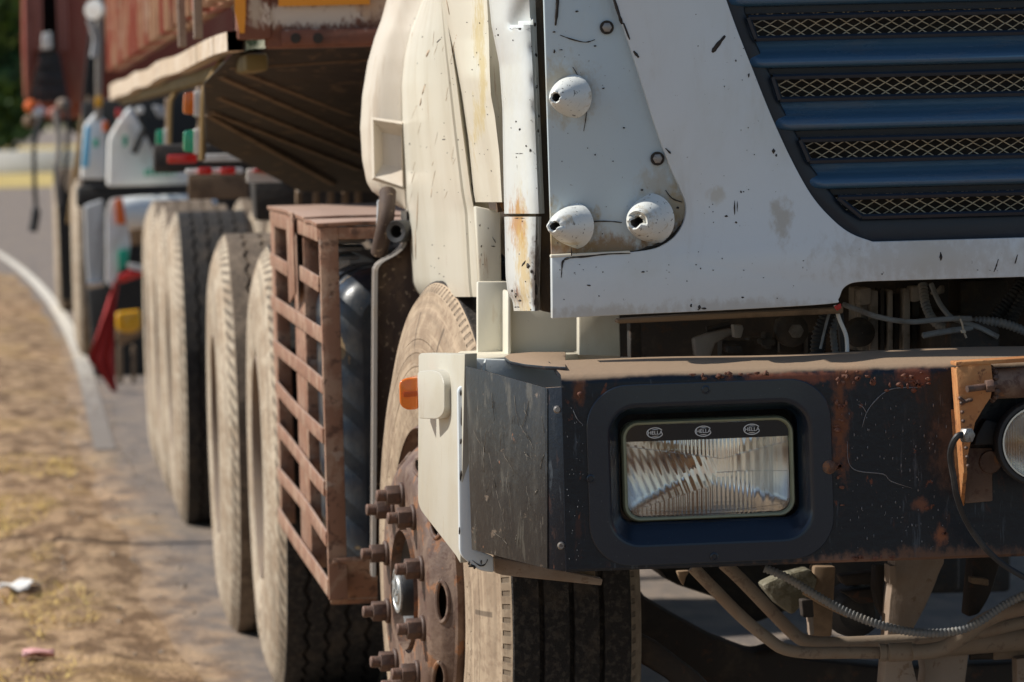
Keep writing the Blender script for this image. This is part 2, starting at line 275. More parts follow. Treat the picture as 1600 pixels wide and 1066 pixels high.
# ------------------------------------------------------------------ mesh builder
class MB:
    def __init__(s): s.v = []; s.f = []; s.m = []
    def add(s, vs, fs, mi=0):
        o = len(s.v); s.v += [V(p) for p in vs]; s.f += [tuple(i + o for i in f) for f in fs]; s.m += [mi] * len(fs); return s
    def prism(s, pts, vec, mi=0):
        n = len(pts); vec = V(vec)
        nr = V((0, 0, 0))
        for i in range(n):
            a, b = pts[i], pts[(i + 1) % n]; nr += V(a).cross(V(b))
        if nr.dot(vec) > 0: pts = pts[::-1]
        vs = list(pts) + [V(p) + vec for p in pts]
        fs = [tuple(range(n)), tuple(range(2 * n - 1, n - 1, -1))] + [(i, i + n, (i + 1) % n + n, (i + 1) % n) for i in range(n)]
        return s.add(vs, fs, mi)
    def box(s, c, size, rot=None, mi=0):
        c = V(c); h = V(size) / 2; vs = []
        for x in (-1, 1):
            for y in (-1, 1):
                for z in (-1, 1):
                    p = V((x * h.x, y * h.y, z * h.z)); vs.append(c + (rot @ p if rot else p))
        return s.add(vs, [(0, 1, 3, 2), (4, 6, 7, 5), (0, 4, 5, 1), (2, 3, 7, 6), (0, 2, 6, 4), (1, 5, 7, 3)], mi)
    def tube(s, path, r, n=8, caps=True, mi=0):
        path = [V(p) for p in path]; N = len(path); rs = r if isinstance(r, (list, tuple)) else [r] * N
        vs = []; up = V((.3, .2, 1)).normalized(); prev = None
        for i in range(N):
            t = (path[min(i + 1, N - 1)] - path[max(i - 1, 0)]).normalized()
            a = (prev - t * prev.dot(t)) if prev is not None else t.cross(up if abs(t.dot(up)) < .9 else V((1, 0, 0)))
            a.normalize(); prev = a; b = t.cross(a)
            for k in range(n):
                q = 2 * math.pi * k / n; vs.append(path[i] + (a * math.cos(q) + b * math.sin(q)) * rs[i])
        fs = [(i * n + k, i * n + (k + 1) % n, (i + 1) * n + (k + 1) % n, (i + 1) * n + k) for i in range(N - 1) for k in range(n)]
        if caps: fs += [tuple(range(n - 1, -1, -1)), tuple(range((N - 1) * n, N * n))]
        return s.add(vs, fs, mi)
    def bar(s, a, b, w, t, up=(0, 0, 1), mi=0):
        """flat bar from a to b; w along up, t across"""
        a, b = V(a), V(b); d = (b - a); L = d.length; d.normalize(); u = V(up); u = (u - d * u.dot(d)).normalized(); q = d.cross(u)
        R = Matrix((d, q, u)).transposed(); return s.box((a + b) / 2, (L, t, w), R, mi)
    def lathe(s, prof, c=(0, 0, 0), axis=(1, 0, 0), n=48, mi=0, wob=None):
        """prof of (r, s[, mi]); s along axis"""
        c = V(c); ax = V(axis).normalized(); u = ax.cross(V((0, 0, 1)));
        if u.length < .1: u = ax.cross(V((0, 1, 0)))
        u.normalize(); q = ax.cross(u); vs = []; P = len(prof)
        for k in range(n):
            t = 2 * math.pi * k / n
            for j, p in enumerate(prof):
                sx = p[1] + (wob(j, t) if wob else 0); vs.append(c + ax * sx + (u * math.cos(t) + q * math.sin(t)) * p[0])
        o = len(s.v); s.v += vs
        for k in range(n):
            for j in range(P - 1):
                s.f.append((o + k * P + j, o + k * P + j + 1, o + ((k + 1) % n) * P + j + 1, o + ((k + 1) % n) * P + j)); s.m.append(prof[j][2] if len(prof[j]) > 2 else mi)
        return s
    def extx(s, prof, x0, x1, mi=0):
        """closed profile of (y, z) swept in X; x0/x1 number or list per point"""
        n = len(prof); g = lambda x, i: x[i] if isinstance(x, (list, tuple)) else x
        vs = [V((g(x0, i), p[0], p[1])) for i, p in enumerate(prof)] + [V((g(x1, i), p[0], p[1])) for i, p in enumerate(prof)]
        fs = [tuple(range(n)), tuple(range(2 * n - 1, n - 1, -1))] + [(i, i + n, (i + 1) % n + n, (i + 1) % n) for i in range(n)]
        return s.add(vs, fs, mi)
    def grid(s, rows, thick=None, mi=0):
        """rows of equal length; optional thickness vector closes it"""
        R, Cn = len(rows), len(rows[0]); vs = [p for r in rows for p in r]; idx = lambda i, j: i * Cn + j
        fs = [(idx(i, j), idx(i, j + 1), idx(i + 1, j + 1), idx(i + 1, j)) for i in range(R - 1) for j in range(Cn - 1)]
        if thick is not None:
            o = R * Cn; vs = vs + [V(p) + V(thick) for p in vs]; fs += [tuple(k + o for k in f[::-1]) for f in fs]
            rim = [idx(0, j) for j in range(Cn)] + [idx(i, Cn - 1) for i in range(1, R)] + [idx(R - 1, j) for j in range(Cn - 2, -1, -1)] + [idx(i, 0) for i in range(R - 2, 0, -1)]
            fs += [(rim[k], rim[(k + 1) % len(rim)], rim[(k + 1) % len(rim)] + o, rim[k] + o) for k in range(len(rim))]
        return s.add(vs, fs, mi)
    def build(s, name, mats, parent=None, bevel=0, seg=2, sharp=38, fix=True, origin=None):
        me = D.meshes.new(name); off = V(origin) if origin is not None else V((0, 0, 0))
        me.from_pydata([p - off for p in s.v], [], s.f)
        for m in (mats if isinstance(mats, (list, tuple)) else [mats]): me.materials.append(m)
        me.polygons.foreach_set('material_index', s.m)
        bm = bmesh.new(); bm.from_mesh(me)
        if fix: bmesh.ops.recalc_face_normals(bm, faces=bm.faces)
        if bevel:
            es = [e for e in bm.edges if len(e.link_faces) == 2 and e.calc_face_angle(0) > .5]
            bmesh.ops.bevel(bm, geom=es, offset=bevel, segments=seg, profile=.5, affect='EDGES', clamp_overlap=True)
        bm.to_mesh(me); bm.free()
        me.polygons.foreach_set('use_smooth', [True] * len(me.polygons)); me.set_sharp_from_angle(angle=math.radians(sharp)); me.update()
        o = D.objects.new(name, me); COL.objects.link(o); o.location = off
        if parent is not None: adopt(o, parent)
        return o
def wmat(o): return (wmat(o.parent) @ o.matrix_parent_inverse @ o.matrix_basis) if o.parent else o.matrix_basis
def adopt(o, p): o.parent = p; o.matrix_parent_inverse = wmat(p).inverted()
def thing(name, label, cat, loc=(0, 0, 0), group=None):
    o = D.objects.new(name, None); COL.objects.link(o); o.location = loc; o.empty_display_size = .2
    o['label'] = label; o['category'] = cat
    if group: o['group'] = group
    return o
def tag(o, label, cat, group=None):
    o['label'] = label; o['category'] = cat
    if group: o['group'] = group
    return o
def kind(o, k): o['kind'] = k; return o
def lab(o, t): o['label'] = t; return o
def plate(name, px, Y, th, m, parent, bevel=.003, seg=2, vec=None):
    """plate traced in pixels at depth Y (number or f(x, y)); thickness th runs away from the camera"""
    f = Y if callable(Y) else (lambda x, y: Y)
    return MB().prism([at(x, y, f(x, y)) for x, y in px], vec or (0, th, 0)).build(name, m, parent, bevel, seg)
def rod(name, pts, r, m, parent, n=10, smooth=True, step=8):
    p = P3(pts); return MB().tube(spline(p, step) if smooth and len(p) > 2 else p, r, n).build(name, m, parent)
def hose(name, pts, r, m, parent, pitch=.0062):
    p = spline(P3(pts), 24); out = [p[0]]; acc = 0
    L = sum((p[i + 1] - p[i]).length for i in range(len(p) - 1)); k = int(L / pitch * 4); d = L / k; path = []; i = 0; pos = 0; seg = (p[1] - p[0]).length; base = 0
    for j in range(k + 1):
        t = j * d
        while i < len(p) - 2 and t > base + seg: base += seg; i += 1; seg = (p[i + 1] - p[i]).length
        path.append(p[i].lerp(p[i + 1], min(1, max(0, (t - base) / max(seg, 1e-6)))))
    rs = [r * (1.0 if (j % 4) < 2 else .80) for j in range(len(path))]
    return MB().tube(path, rs, 10).build(name, m, parent, sharp=60)
def nutmesh(r, h):
    b = MB(); b.prism([V((0, r * math.cos(k * math.pi / 3), r * math.sin(k * math.pi / 3))) for k in range(6)], (h, 0, 0)); return b
def bolt_head(name, p, r, h, m, parent, axis=(0, -1, 0)):
    ax = V(axis).normalized(); b = MB(); u = ax.cross(V((0, 0, 1))).normalized(); q = ax.cross(u)
    b.prism([V(p) + (u * math.cos(k * math.pi / 3) + q * math.sin(k * math.pi / 3)) * r for k in range(6)], ax * h); return b.build(name, m, parent, r * .12)
def washer(name, p, r0, r1, h, m, parent, axis=(0, -1, 0)):
    return MB().lathe([(r0, 0), (r0, h), (r1, h), (r1, 0), (r0, 0)], p, axis, 20).build(name, m, parent)

# ------------------------------------------------------------------ ground, road, background
def dirt_nodes(t):
    n1 = t.noise(t.mapped('world', (2.2, .7, 1)), 6, .62, .4); n2 = t.noise(t.mapped('world', (60, 30, 30)), 5, .65); n3 = t.noise(t.mapped('world', (9, 3, 1), (5, 2, 0)), 6, .65)
    c = t.mix(t.step(n3, .40, .60), (.19, .115, .062, 1), (.47, .315, .185, 1)); c = t.mix(t.math('MULTIPLY', t.step(n2, .50, .66), .6), c, (.10, .065, .04, 1))
    c = t.mix(t.math('MULTIPLY', t.step(n1, .53, .63), .35), c, (.50, .33, .14, 1))
    return c, n2, n3
def road_mat():
    m = D.materials.new('asphalt'); t = NT(m)
    n1 = t.noise(t.mapped('world', (1.2, .5, 1)), 5, .6); n2 = t.noise(t.mapped('world', (160, 160, 160)), 3, .6); n3 = t.noise(t.mapped('world', (7, 1.6, 1), (5, 2, 0)), 5, .65)
    c = t.mix(t.step(n2, .3, .7), (.105, .10, .10, 1), (.19, .175, .165, 1))
    c = t.mix(t.math('MULTIPLY', t.step(n3, .45, .65), .45), c, (.22, .18, .145, 1)); c = t.mix(t.math('MULTIPLY', t.step(n1, .5, .75), .5), c, (.12, .11, .105, 1))
    dc, dn2, dn3 = dirt_nodes(t); q = t.xyz(t.coords('world')); nw = t.noise(t.mapped('world', (6, 2.2, 1), (1, 7, 0)), 6, .68)
    xx = t.math('SUBTRACT', q[0], t.math('MULTIPLY', t.math('MAXIMUM', t.math('SUBTRACT', 20., q[1]), 0.), .021)); xx = t.math('ADD', xx, t.math('MULTIPLY', t.math('MAXIMUM', t.math('SUBTRACT', q[1], 30.), 0.), .05))
    k = t.step(t.math('ADD', xx, t.math('MULTIPLY', t.math('SUBTRACT', nw, .5), .55)), .17, .42, .97, .30)
    c = t.mix(k, c, dc)
    t.put(t.b.inputs['Base Color'], c); t.b.inputs['Roughness'].default_value = .85
    b = t.new('ShaderNodeBump'); b.inputs['Distance'].default_value = .006; t.l.new(n2, b.inputs['Height']); t.l.new(b.outputs[0], t.b.inputs['Normal']); return m
def dirt_mat():
    m = D.materials.new('dirt'); t = NT(m)
    c, n2, n3 = dirt_nodes(t)
    t.put(t.b.inputs['Base Color'], c); t.b.inputs['Roughness'].default_value = .95; t.b.inputs['Specular IOR Level'].default_value = .2
    b = t.new('ShaderNodeBump'); b.inputs['Distance'].default_value = .02; t.l.new(n2, b.inputs['Height']); t.l.new(b.outputs[0], t.b.inputs['Normal']); return m
def sheet(name, pts, m, z):
    return kind(MB().add([V((x, y, z)) for x, y in pts], [tuple(range(len(pts)))]).build(name, m, fix=False), 'structure')
M_road = road_mat(); M_dirt = dirt_mat()
def line_mat():
    m = D.materials.new('worn_line_paint'); t = NT(m); dc, n2, n3 = dirt_nodes(t); q = t.xyz(t.coords('world')); nw = t.noise(t.mapped('world', (9, 1.6, 1), (4, 1, 0)), 6, .68)
    c = t.mix(t.math('MULTIPLY', t.step(n2, .50, .66), .6), (.66, .60, .50, 1), (.36, .31, .25, 1)); c = t.mix(t.math('MULTIPLY', t.step(nw, .54, .62), .7), c, (.24, .20, .165, 1))
    k = t.step(t.math('ADD', q[1], t.math('MULTIPLY', t.math('SUBTRACT', nw, .5), 26.)), 23., 34., 1., 0.)
    t.put(t.b.inputs['Base Color'], t.mix(k, c, (.205, .172, .142, 1))); t.b.inputs['Roughness'].default_value = .85; return m
M_line = line_mat()
M_drygrass = mat('dry_grass', (.42, .30, .09), .9, layers=[('n', (.3, .3, .3), .45, .65, (.55, .44, .16), .7, .9)])
sheet('road', [(-1500, -400), (1500, -400), (1500, 4000), (-1500, 4000)], M_road, 0)
# dirt verge: undulating, ruts run along the truck; ends where the road swings left
def edge_x(y):
    return .20 + max(0, 20 - y) * .021 + .02 * math.sin(y * 1.7) + .012 * math.sin(y * 4.3 + 1) - max(0, y - 26) ** 2 * .0008 - max(0, y - 44) ** 2 * .02
vy = [9 + i * .035 for i in range(420)]; vy += [vy[-1] + .12 * (i + 1) for i in range(260)]
rows = []
for y in vy:
    e = edge_x(y); r = []
    for j in range(90):
        u = (j / 89); x = e - (u ** 1.6) * 4.0
        h = .012 + .022 * mnoise.noise(V((x * 3, y * 1.1, 0))) + .012 * mnoise.noise(V((x * 14, y * 6, 3)))
        h += .014 * math.sin((x + .12 * math.sin(y * .9)) * 26) * max(0, mnoise.noise(V((x * 1.5, y * .35, 9)))) * 1.6
        for rx, ry, rr in ((.20, 15.1, .0), (.10, 13.4, .0)):
            pass
        d = abs(math.hypot((x + .05) / .16, (y - 15.0) / 1.1) - 1); h -= .032 * math.exp(-(d / .07) ** 2)
        e9 = min(1, u * 5) ** 1.3; h *= e9; r.append(V((x, y, max(.0006, h + .012 * e9))))
    rows.append(r)
kind(MB().grid(rows).build('dirt_verge', M_dirt, sharp=180), 'structure')
sheet('verge_field', [(-60, -10), (-3.0, -10), (-3.2, 38), (-8, 46), (-60, 60)], M_dirt, .006)
# worn edge line, bends left with the road
ln = []; rn = []
for i in range(80):
    y = 20.5 + i * .5; x = .262 - max(0, y - 26) ** 2 * .0008
    ln.append((x, y)); rn.append((x + .09, y))
sheet('edge_line', [ln[0]] + ln[1:] + rn[::-1], M_line, .0045)
sheet('far_verge', [(-200, 112), (200, 118), (200, 400), (-200, 400)], M_drygrass, .006)
# dust drifted over the asphalt beside the tyres
def blades(name, n, fn, m, seed):
    rnd = random.Random(seed); b = MB()
    for _ in range(n):
        p, h, lean, wd = fn(rnd); a = rnd.uniform(0, 6.28); d = V((math.cos(a), math.sin(a), 0)); s = V((-d.y, d.x, 0)) * wd
        q = p + d * lean * .5 + V((0, 0, h * .7)); t = p + d * lean + V((0, 0, h * rnd.uniform(.5, 1)))
        b.add([p - s, p + s, q + s * .7, q - s * .7, t], [(0, 1, 2, 3), (3, 2, 4)])
    return kind(b.build(name, m, fix=False), 'stuff')
M_straw = mat('straw', (.62, .44, .15), .8, layers=[('n', (9, 9, 9), .42, .62, (.42, .27, .08), .8, .8), ('n', (30, 30, 30), .6, .7, (.3, .3, .07), .7, .8)])
def straw_spot(r):
    while True:
        y = r.uniform(11.6, 20); x = r.uniform(-1.6, .16)
        if mnoise.noise(V((x * 4, y * .9, 4))) + (-.18 if x > .03 else .12) + (.14 if y < 14.5 else -.05) > .0: break
    return V((x, y, .012)), r.uniform(.006, .035), r.uniform(.03, .12), r.uniform(.0012, .003)
o = blades('dry_straw', 16000, straw_spot, M_straw, 3); o['label'] = 'yellow dry straw scattered over the dirt verge'
def pebble_spots():
    r = random.Random(5); b = MB()
    for _ in range(420):
        y = r.uniform(11.5, 24); x = r.uniform(-.9, .45); s = r.uniform(.003, .008)
        b.box((x, y, .014 + s * .3), (s * 2, s * 1.6, s), Matrix.Rotation(r.uniform(0, 3), 3, 'Z') @ Matrix.Rotation(r.uniform(-.5, .5), 3, 'X'))
    return kind(b.build('gravel', mat('gravel_stone', (.42, .34, .26), .9, layers=[('n', (20, 20, 20), .45, .6, (.25, .2, .15), .8)]), bevel=0), 'stuff')
pebble_spots()['label'] = 'loose gravel on the dirt verge'
# litter
p = atz(20, 920, .03)
rows = [[p + V((-.045 + .03 * j + .01 * i, -.10 + .05 * i, .012 * math.sin(i * 1.3 + j * 2) + .012)) for j in range(4)] for i in range(5)]
tag(MB().grid(rows, (0, 0, -.002)).build('paper_scrap', mat('white_paper', (.72, .70, .66), .8), sharp=180), 'crumpled white paper scrap lying in the yellow straw', 'litter')
p = atz(60, 1028, .03)
rows = [[p + V((-.04 + .027 * j, -.06 + .03 * i, .010 * math.sin(i * 2.3 + j) + .014)) for j in range(4)] for i in range(4)]
tag(MB().grid(rows, (0, 0, -.002)).build('plastic_scrap', mat('pink_plastic', (.62, .33, .31), .6), sharp=180), 'small faded pink plastic scrap on the dirt verge', 'litter')
# crash barrier
br = thing('crash_barrier', 'long pale concrete crash barrier beyond the road bend', 'barrier', (-10, 152, 0))
M_conc = mat('pale_concrete', (.66, .64, .60), .8, layers=[('n', (1, 1, 1), .45, .65, (.52, .48, .42), .7)])
for i in range(14):
    x0 = -22 + i * 3.0
    MB().extx([(151.7, 0), (151.78, .3), (151.9, .72), (152.1, .72), (152.22, .3), (152.3, 0)], x0, x0 + 2.97).build('barrier_block', M_conc, br, .02)
# trees
M_leaf = mat('leaf_green', (.03, .075, .014), .6, layers=[('n', (.35, .35, .35), .45, .62, (.06, .12, .02), .8), ('n', (1.2, 1.2, 1.2), .5, .65, (.028, .06, .014), .8)])
M_bark = mat('bark', (.10, .075, .05), .9)
def tree(x, y, h, rad, label, seed):
    r = random.Random(seed); t = thing('roadside_tree', label, 'tree', (x, y, 0), 'trees beyond the barrier'); b = MB()
    b.tube([V((x, y, 0)), V((x + .1, y, h * .3)), V((x - .1, y, h * .6)), V((x, y, h * .85))], [.35, .28, .18, .05], 8)
    for k in range(7):
        a = r.uniform(0, 6.28); z0 = h * r.uniform(.25, .6); b.tube([V((x, y, z0)), V((x + math.cos(a) * rad * .4, y + math.sin(a) * rad * .4, z0 + h * .12)), V((x + math.cos(a) * rad * .8, y + math.sin(a) * rad * .8, z0 + h * .25))], [.12, .08, .03], 6)
    b.build('trunk', M_bark, t); b = MB(); cl = [(V((r.gauss(0, .5) * rad, r.gauss(0, .5) * rad, h * r.uniform(.18, .95))), rad * r.uniform(.25, .5)) for _ in range(44)]
    for c, cr in cl:
        for _ in range(230):
            d = V((r.gauss(0, 1), r.gauss(0, 1), r.gauss(0, 1))).normalized() * cr * r.uniform(.5, 1.05); p = V((x, y, 0)) + c + d; s = r.uniform(.2, .42)
            u = V((r.gauss(0, 1), r.gauss(0, 1), r.gauss(0, 1))).normalized(); q = u.cross(V((r.gauss(0, 1), r.gauss(0, 1), r.gauss(0, 1)))).normalized()
            b.add([p - u * s, p + q * s * .5, p + u * s, p - q * s * .5], [(0, 1, 2, 3)])
    b.build('crown', M_leaf, t, fix=False)
for i, (x, y, h, r, l) in enumerate([(-1.2, 166, 9, 3.6, 'dense green roadside tree showing left of the red truck body'), (-7, 170, 10, 4, 'broad green tree at the far left behind the barrier'), (4, 172, 10, 4, 'tall green tree half hidden behind the red truck body'),
                                     (-13, 175, 11, 4.5, 'farthest left green tree beyond the barrier'), (-3.6, 182, 12, 4.4, 'darker tall tree behind the nearest roadside tree')]):
    tree(x, y, h, r, l, 30 + i)
# slim sign post off the left of the frame: the photograph shows its long shadow on the ground
sp = thing('roadside_post', 'slim grey roadside post standing on the dirt verge', 'post', (-2.8, 16.3, 0))
MB().tube([V((-2.8, 16.3, 0)), V((-2.8, 16.3, 4.6))], .035, 10).build('pole', M_fargrey, sp)
MB().lathe([(0, 4.62), (.05, 4.6), (.05, 4.56), (.035, 4.55)], (-2.8, 16.3, 0), (0, 0, 1), 12).build('cap', M_fargrey, sp)

# ================================================================== the truck in front
T = thing('truck', 'heavy truck with cream cab, blue grille and rusty black bumper, nearest the camera', 'truck', (1.85, 7.0, 0))
XR = 2.95                                            # right side of the truck, outside the frame
XC = 1.87                                            # centre line
# ---- cab front panel (proud sheet round the grille), mirror plate recessed behind it
gl = [(1128, -20), (1150, 42), (1176, 108), (1204, 178), (1236, 248), (1268, 305), (1300, 342), (1330, 365), (1365, 378)]   # grille outline
glw = [at(x, y, YF) for x, y in sp2(gl, 5)]
top = at(1128, -420, YF).z
crease = sp2([(955, -20), (970, 30), (995, 105), (1020, 185), (1045, 255), (1063, 295), (1072, 322), (1068, 348), (1052, 372), (1025, 388), (990, 394)], 5)
outl = [at(x, y, YF) for x, y in crease] + [at(862, 402, YF), at(863, 498, YF)]
outl += [at(x, y, YF) for x, y in sp2([(863, 498), (1000, 491), (1150, 484), (1296, 475), (1310, 468), (1317, 452), (1330, 443), (1350, 440)], 4)[1:]]
zb = at(1350, 440, YF).z
outl += [V((XR - .35, YF, zb)), V((XR - .02, YF, zb - .02)), V((XR - .02, YF, top)), V((2 * XC - glw[0].x + .0, YF, top))]
zg = glw[-1].z
outl += [V((2 * XC - p.x, YF, p.z)) for p in glw] + glw[::-1]
outl += [V((glw[0].x - .06, YF, top)), V((outl[0].x - .06, YF, top))]
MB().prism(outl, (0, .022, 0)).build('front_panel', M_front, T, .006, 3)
rp = [(849, -20)] + [(862, 404)] + [(1000, 404), (1080, 390), (1085, 320), (1060, 240), (1000, 60), (975, -20)]
pl = [at(x, y, YF + .014) for x, y in rp]; zt_ = top
MB().prism([V((pl[0].x, pl[0].y, top))] + pl + [V((pl[-1].x - .06, pl[-1].y, top))], (0, .012, 0)).build('mirror_plate', M_recess, T, .002)
# small lip under the recess
plate('recess_lip', [(861, 398), (985, 392), (985, 396), (861, 403)], YF - .001, .02, M_cream, T, .0015)
# ---- broken mirror mount cones
M_cone = mat('cone_paint', (.70, .71, .67), .36, layers=[('n', (40, 40, 40), .55, .75, (.45, .36, .22), .6, .6), ('n', (160, 160, 160), .69, .72, (.05, .04, .03), .9)], bump=.001, bscale=60)
for i, (cx, cy, rr, ax, le) in enumerate([(890, 151, 33, (-.52, -.84, -.02), .044), (894, 353, 34, (-.62, -.78, .02), .048), (1014, 343, 38, (-.50, -.86, -.06), .050)]):
    c = at(cx, cy, YF + .013); R = rr * .9 / 1054.; k = le
    prof = [(R * 1.20, -.006), (R * 1.05, .002), (R * .97, .009), (R * .86, k * .42), (R * .70, k * .68), (R * .52, k * .92), (R * .38, k * 1.10), (R * .30, k * 1.13), (R * .22, k * 1.07, 1), (R * .17, k * .5, 1), (0.0005, k * .45, 1)]
    rn_ = random.Random(i); jag = {}
    def wob(j, t, i=i):
        if j in (6, 7, 8): return .0012 * math.sin(t * 3 + i) + .001 * math.sin(t * 7 + i * 2) - (.013 if (i == 2 and math.sin(t + .5) < -.2) else .006 if (i == 1 and math.sin(t + .5) < -.4) else 0)
        return 0
    MB().lathe(prof, c, ax, 40, wob=wob).build('mount_cone', [M_cone, M_white_chip], T, sharp=50)
lab(T.children[-2], 'broken cream mounting cone with a jagged dark hole at the panel edge')
for bx, by in ((948, 43), (1027, 248)):
    b = T; c = at(bx, by, YF + .013)
    hb = washer('bolt_washer', c, .0105, .006, .003, M_white_chip, T); bolt_head('bolt_head', c, .0075, .006, M_steelbolt, hb)
# ---- paint chips and cracks on the panel: thin scabs of bare primer
def chips(name, items, Y, parent, lift=.0006, m=None):
    b = MB(); r = random.Random(11)
    for it in items:
        if it[0] == 'c':                              # crack: polyline, width px
            pts = it[1]; wd = it[2]; L = []; Rr = []
            pts = sp2(pts, 4)
            for i, p in enumerate(pts):
                a = V(pts[max(i - 1, 0)]); c = V(pts[min(i + 1, len(pts) - 1)]); d = (c - a).normalized(); n = V((-d.y, d.x)); k = wd * (.35 + .65 * math.sin(math.pi * (i + .5) / len(pts))) * r.uniform(.6, 1.3) / 2
                L.append(V(p) + n * k); Rr.append(V(p) - n * k)
            b.prism([at(q.x, q.y, Y - lift) for q in L + Rr[::-1]], (0, .0005, 0))
        else:
            x, y, w_, h_ = it; n = 8
            b.prism([at(x + w_ * math.cos(k * .785) * r.uniform(.5, 1.1) / 2, y + h_ * math.sin(k * .785) * r.uniform(.5, 1.1) / 2, Y - lift) for k in range(n)], (0, .0005, 0))
    o = b.build(name, m or M_white_chip, parent, sharp=180); kind(o, 'stuff'); return o
r = random.Random(4)
ch = [('c', [(1113, 82), (1120, 72), (1133, 56)], 7), (1209, 236, 6, 10), (1213, 243, 4, 5), (1148, 325, 3, 22), (1152, 322, 2, 18), (1135, 338, 6, 4), (1150, 348, 4, 4), (1158, 300, 3, 5), (1470, 402, 5, 14), (1470, 398, 3, 9),
      (1080, 478, 4, 7), (1093, 480, 5, 8), (1100, 482, 9, 4), (1091, 484, 3, 3), (920, 446, 8, 3), (1005, 425, 7, 3), (1160, 465, 6, 3), (1170, 118, 4, 8), (1150, 95, 3, 4), (870, 0, 3, 10),
      ('c', [(1560, 405), (1556, 418), (1553, 425)], 2), ('c', [(1590, 398), (1586, 412)], 2)]
for _ in range(34): ch.append((r.uniform(868, 1600), r.uniform(412, 470) if r.random() < .6 else r.uniform(392, 430), r.uniform(1, 3.2), r.uniform(1, 3)))
for _ in range(26): ch.append((r.uniform(1085, 1180), r.uniform(10, 380), r.uniform(1, 2.6), r.uniform(1, 3)))
chips('paint_chips', ch, YF, T)
ch = [('c', [(872, -10), (870, 20), (868, 40)], 5), ('c', [(895, 105), (905, 122), (917, 150), (916, 180), (912, 205)], 2.4), ('c', [(905, 355), (925, 347), (950, 346), (972, 348)], 2), ('c', [(1040, 297), (1050, 310), (1066, 316)], 2.2), (901, 18, 6, 4), (866, 50, 8, 4),
      (866, 80, 4, 9), (877, 78, 8, 2), ('c', [(875, 55), (895, 62), (915, 66), (930, 62)], 2), (930, 72, 5, 4), (943, 138, 5, 3), (975, 200, 4, 3), (1003, 297, 5, 3), (1059, 325, 6, 5), (930, 242, 3, 3), (958, 252, 3, 2)]
ch.append(('c', [(1071, 310), (1074, 330), (1066, 352), (1048, 372), (1020, 386), (990, 394), (960, 397)], 7))
for _ in range(18): ch.append((r.uniform(862, 1000), r.uniform(-5, 390), r.uniform(1, 2.6), r.uniform(1, 2.6)))
chips('plate_chips', ch, YF + .0125, T)
chips('panel_crack', [('c', [(985, 396), (950, 397), (915, 401), (890, 403), (880, 408), (878, 420), (877, 434)], 3.2), ('c', [(893, 388), (893, 400)], 2), ('c', [(955, -15), (966, 20), (972, 38)], 5), ('c', [(974, 36), (984, 62)], 4), ('c', [(990, 80), (998, 90)], 4), ('c', [(1040, 232), (1048, 240)], 3)], YF - .0005, T)
# ---- dark seal and pillar between cab front and side
plate('door_seal', rpoly([(832, -20), (852, -20), (866, 490), (846, 486)]), 7.26, .05, mat('seal_rubber', (.045, .032, .02), .8, layers=[('n', (30, 30, 8), .45, .7, (.10, .065, .03), .8, .9)], bump=.002, bscale=50), T, .003)
def pillar(name, xl, xr, ys, dent=False):
    rows = []
    n = 60 if dent else 24
    for i in range(n + 1):
        t = i / n; y = ys[0] + (ys[1] - ys[0]) * t; r_ = []
        for j in range(15):
            u = j / 14; x0 = xl(y); x1 = xr(y); x = x0 + (x1 - x0) * u
            Yd = 7.37 - .15 * (1 - (1 - u) ** 2.2)
            if j == 14: Yd += .012
            if dent:
                ck = 47 - (x - 790) * .35
                if y < ck: Yd += .030 * math.exp(-((y - ck) / 45) ** 2) * math.sin(math.pi * min(1, max(0, (x - 790) / 50)))
                for ex, ey in ((840, 78), (842, 128), (843, 170)): Yd += .008 * math.exp(-((x - ex) / 9) ** 2 - ((y - ey) / 9) ** 2)
                Yd += .0025 * math.sin(y * .035) * u
            r_.append(at(x, y, Yd))
        rows.append(r_)
    return MB().grid(rows, (0.006, .012, 0)).build(name, M_pillar, T, sharp=50)
it = lambda pts: (lambda y: next((a[1] + (b[1] - a[1]) * (y - a[0]) / (b[0] - a[0]) for a, b in zip(pts, pts[1:]) if a[0] <= y <= b[0]), pts[0][1] if y < pts[0][0] else pts[-1][1]))
pillar('corner_pillar', it([(-20, 762), (40, 768), (100, 780), (170, 785), (240, 786), (335, 788)]), it([(-20, 831), (60, 834), (335, 846)]), (-20, 334), True)
pl_ = pillar('corner_pillar_foot', it([(334, 788), (430, 790), (458, 793), (470, 801), (487, 803)]), it([(334, 841), (487, 838)]), (339, 486)); lab(pl_, 'rust stained lower end of the corner pillar')
ch = [(825, 415, 8, 14), (829, 424, 7, 9), (836, 430, 5, 10), (838, 450, 7, 26), (836, 470, 6, 14), (806, 462, 6, 12), (812, 469, 9, 6), (800, 455, 5, 6), ('c', [(826, 405), (822, 412), (815, 418)], 4), ('c', [(800, 472), (803, 482), (820, 486), (836, 484)], 4), (812, 340, 14, 4)]
for _ in range(16): ch.append((r.uniform(800, 835), r.uniform(350, 480), r.uniform(1.5, 4), r.uniform(1.5, 4)))
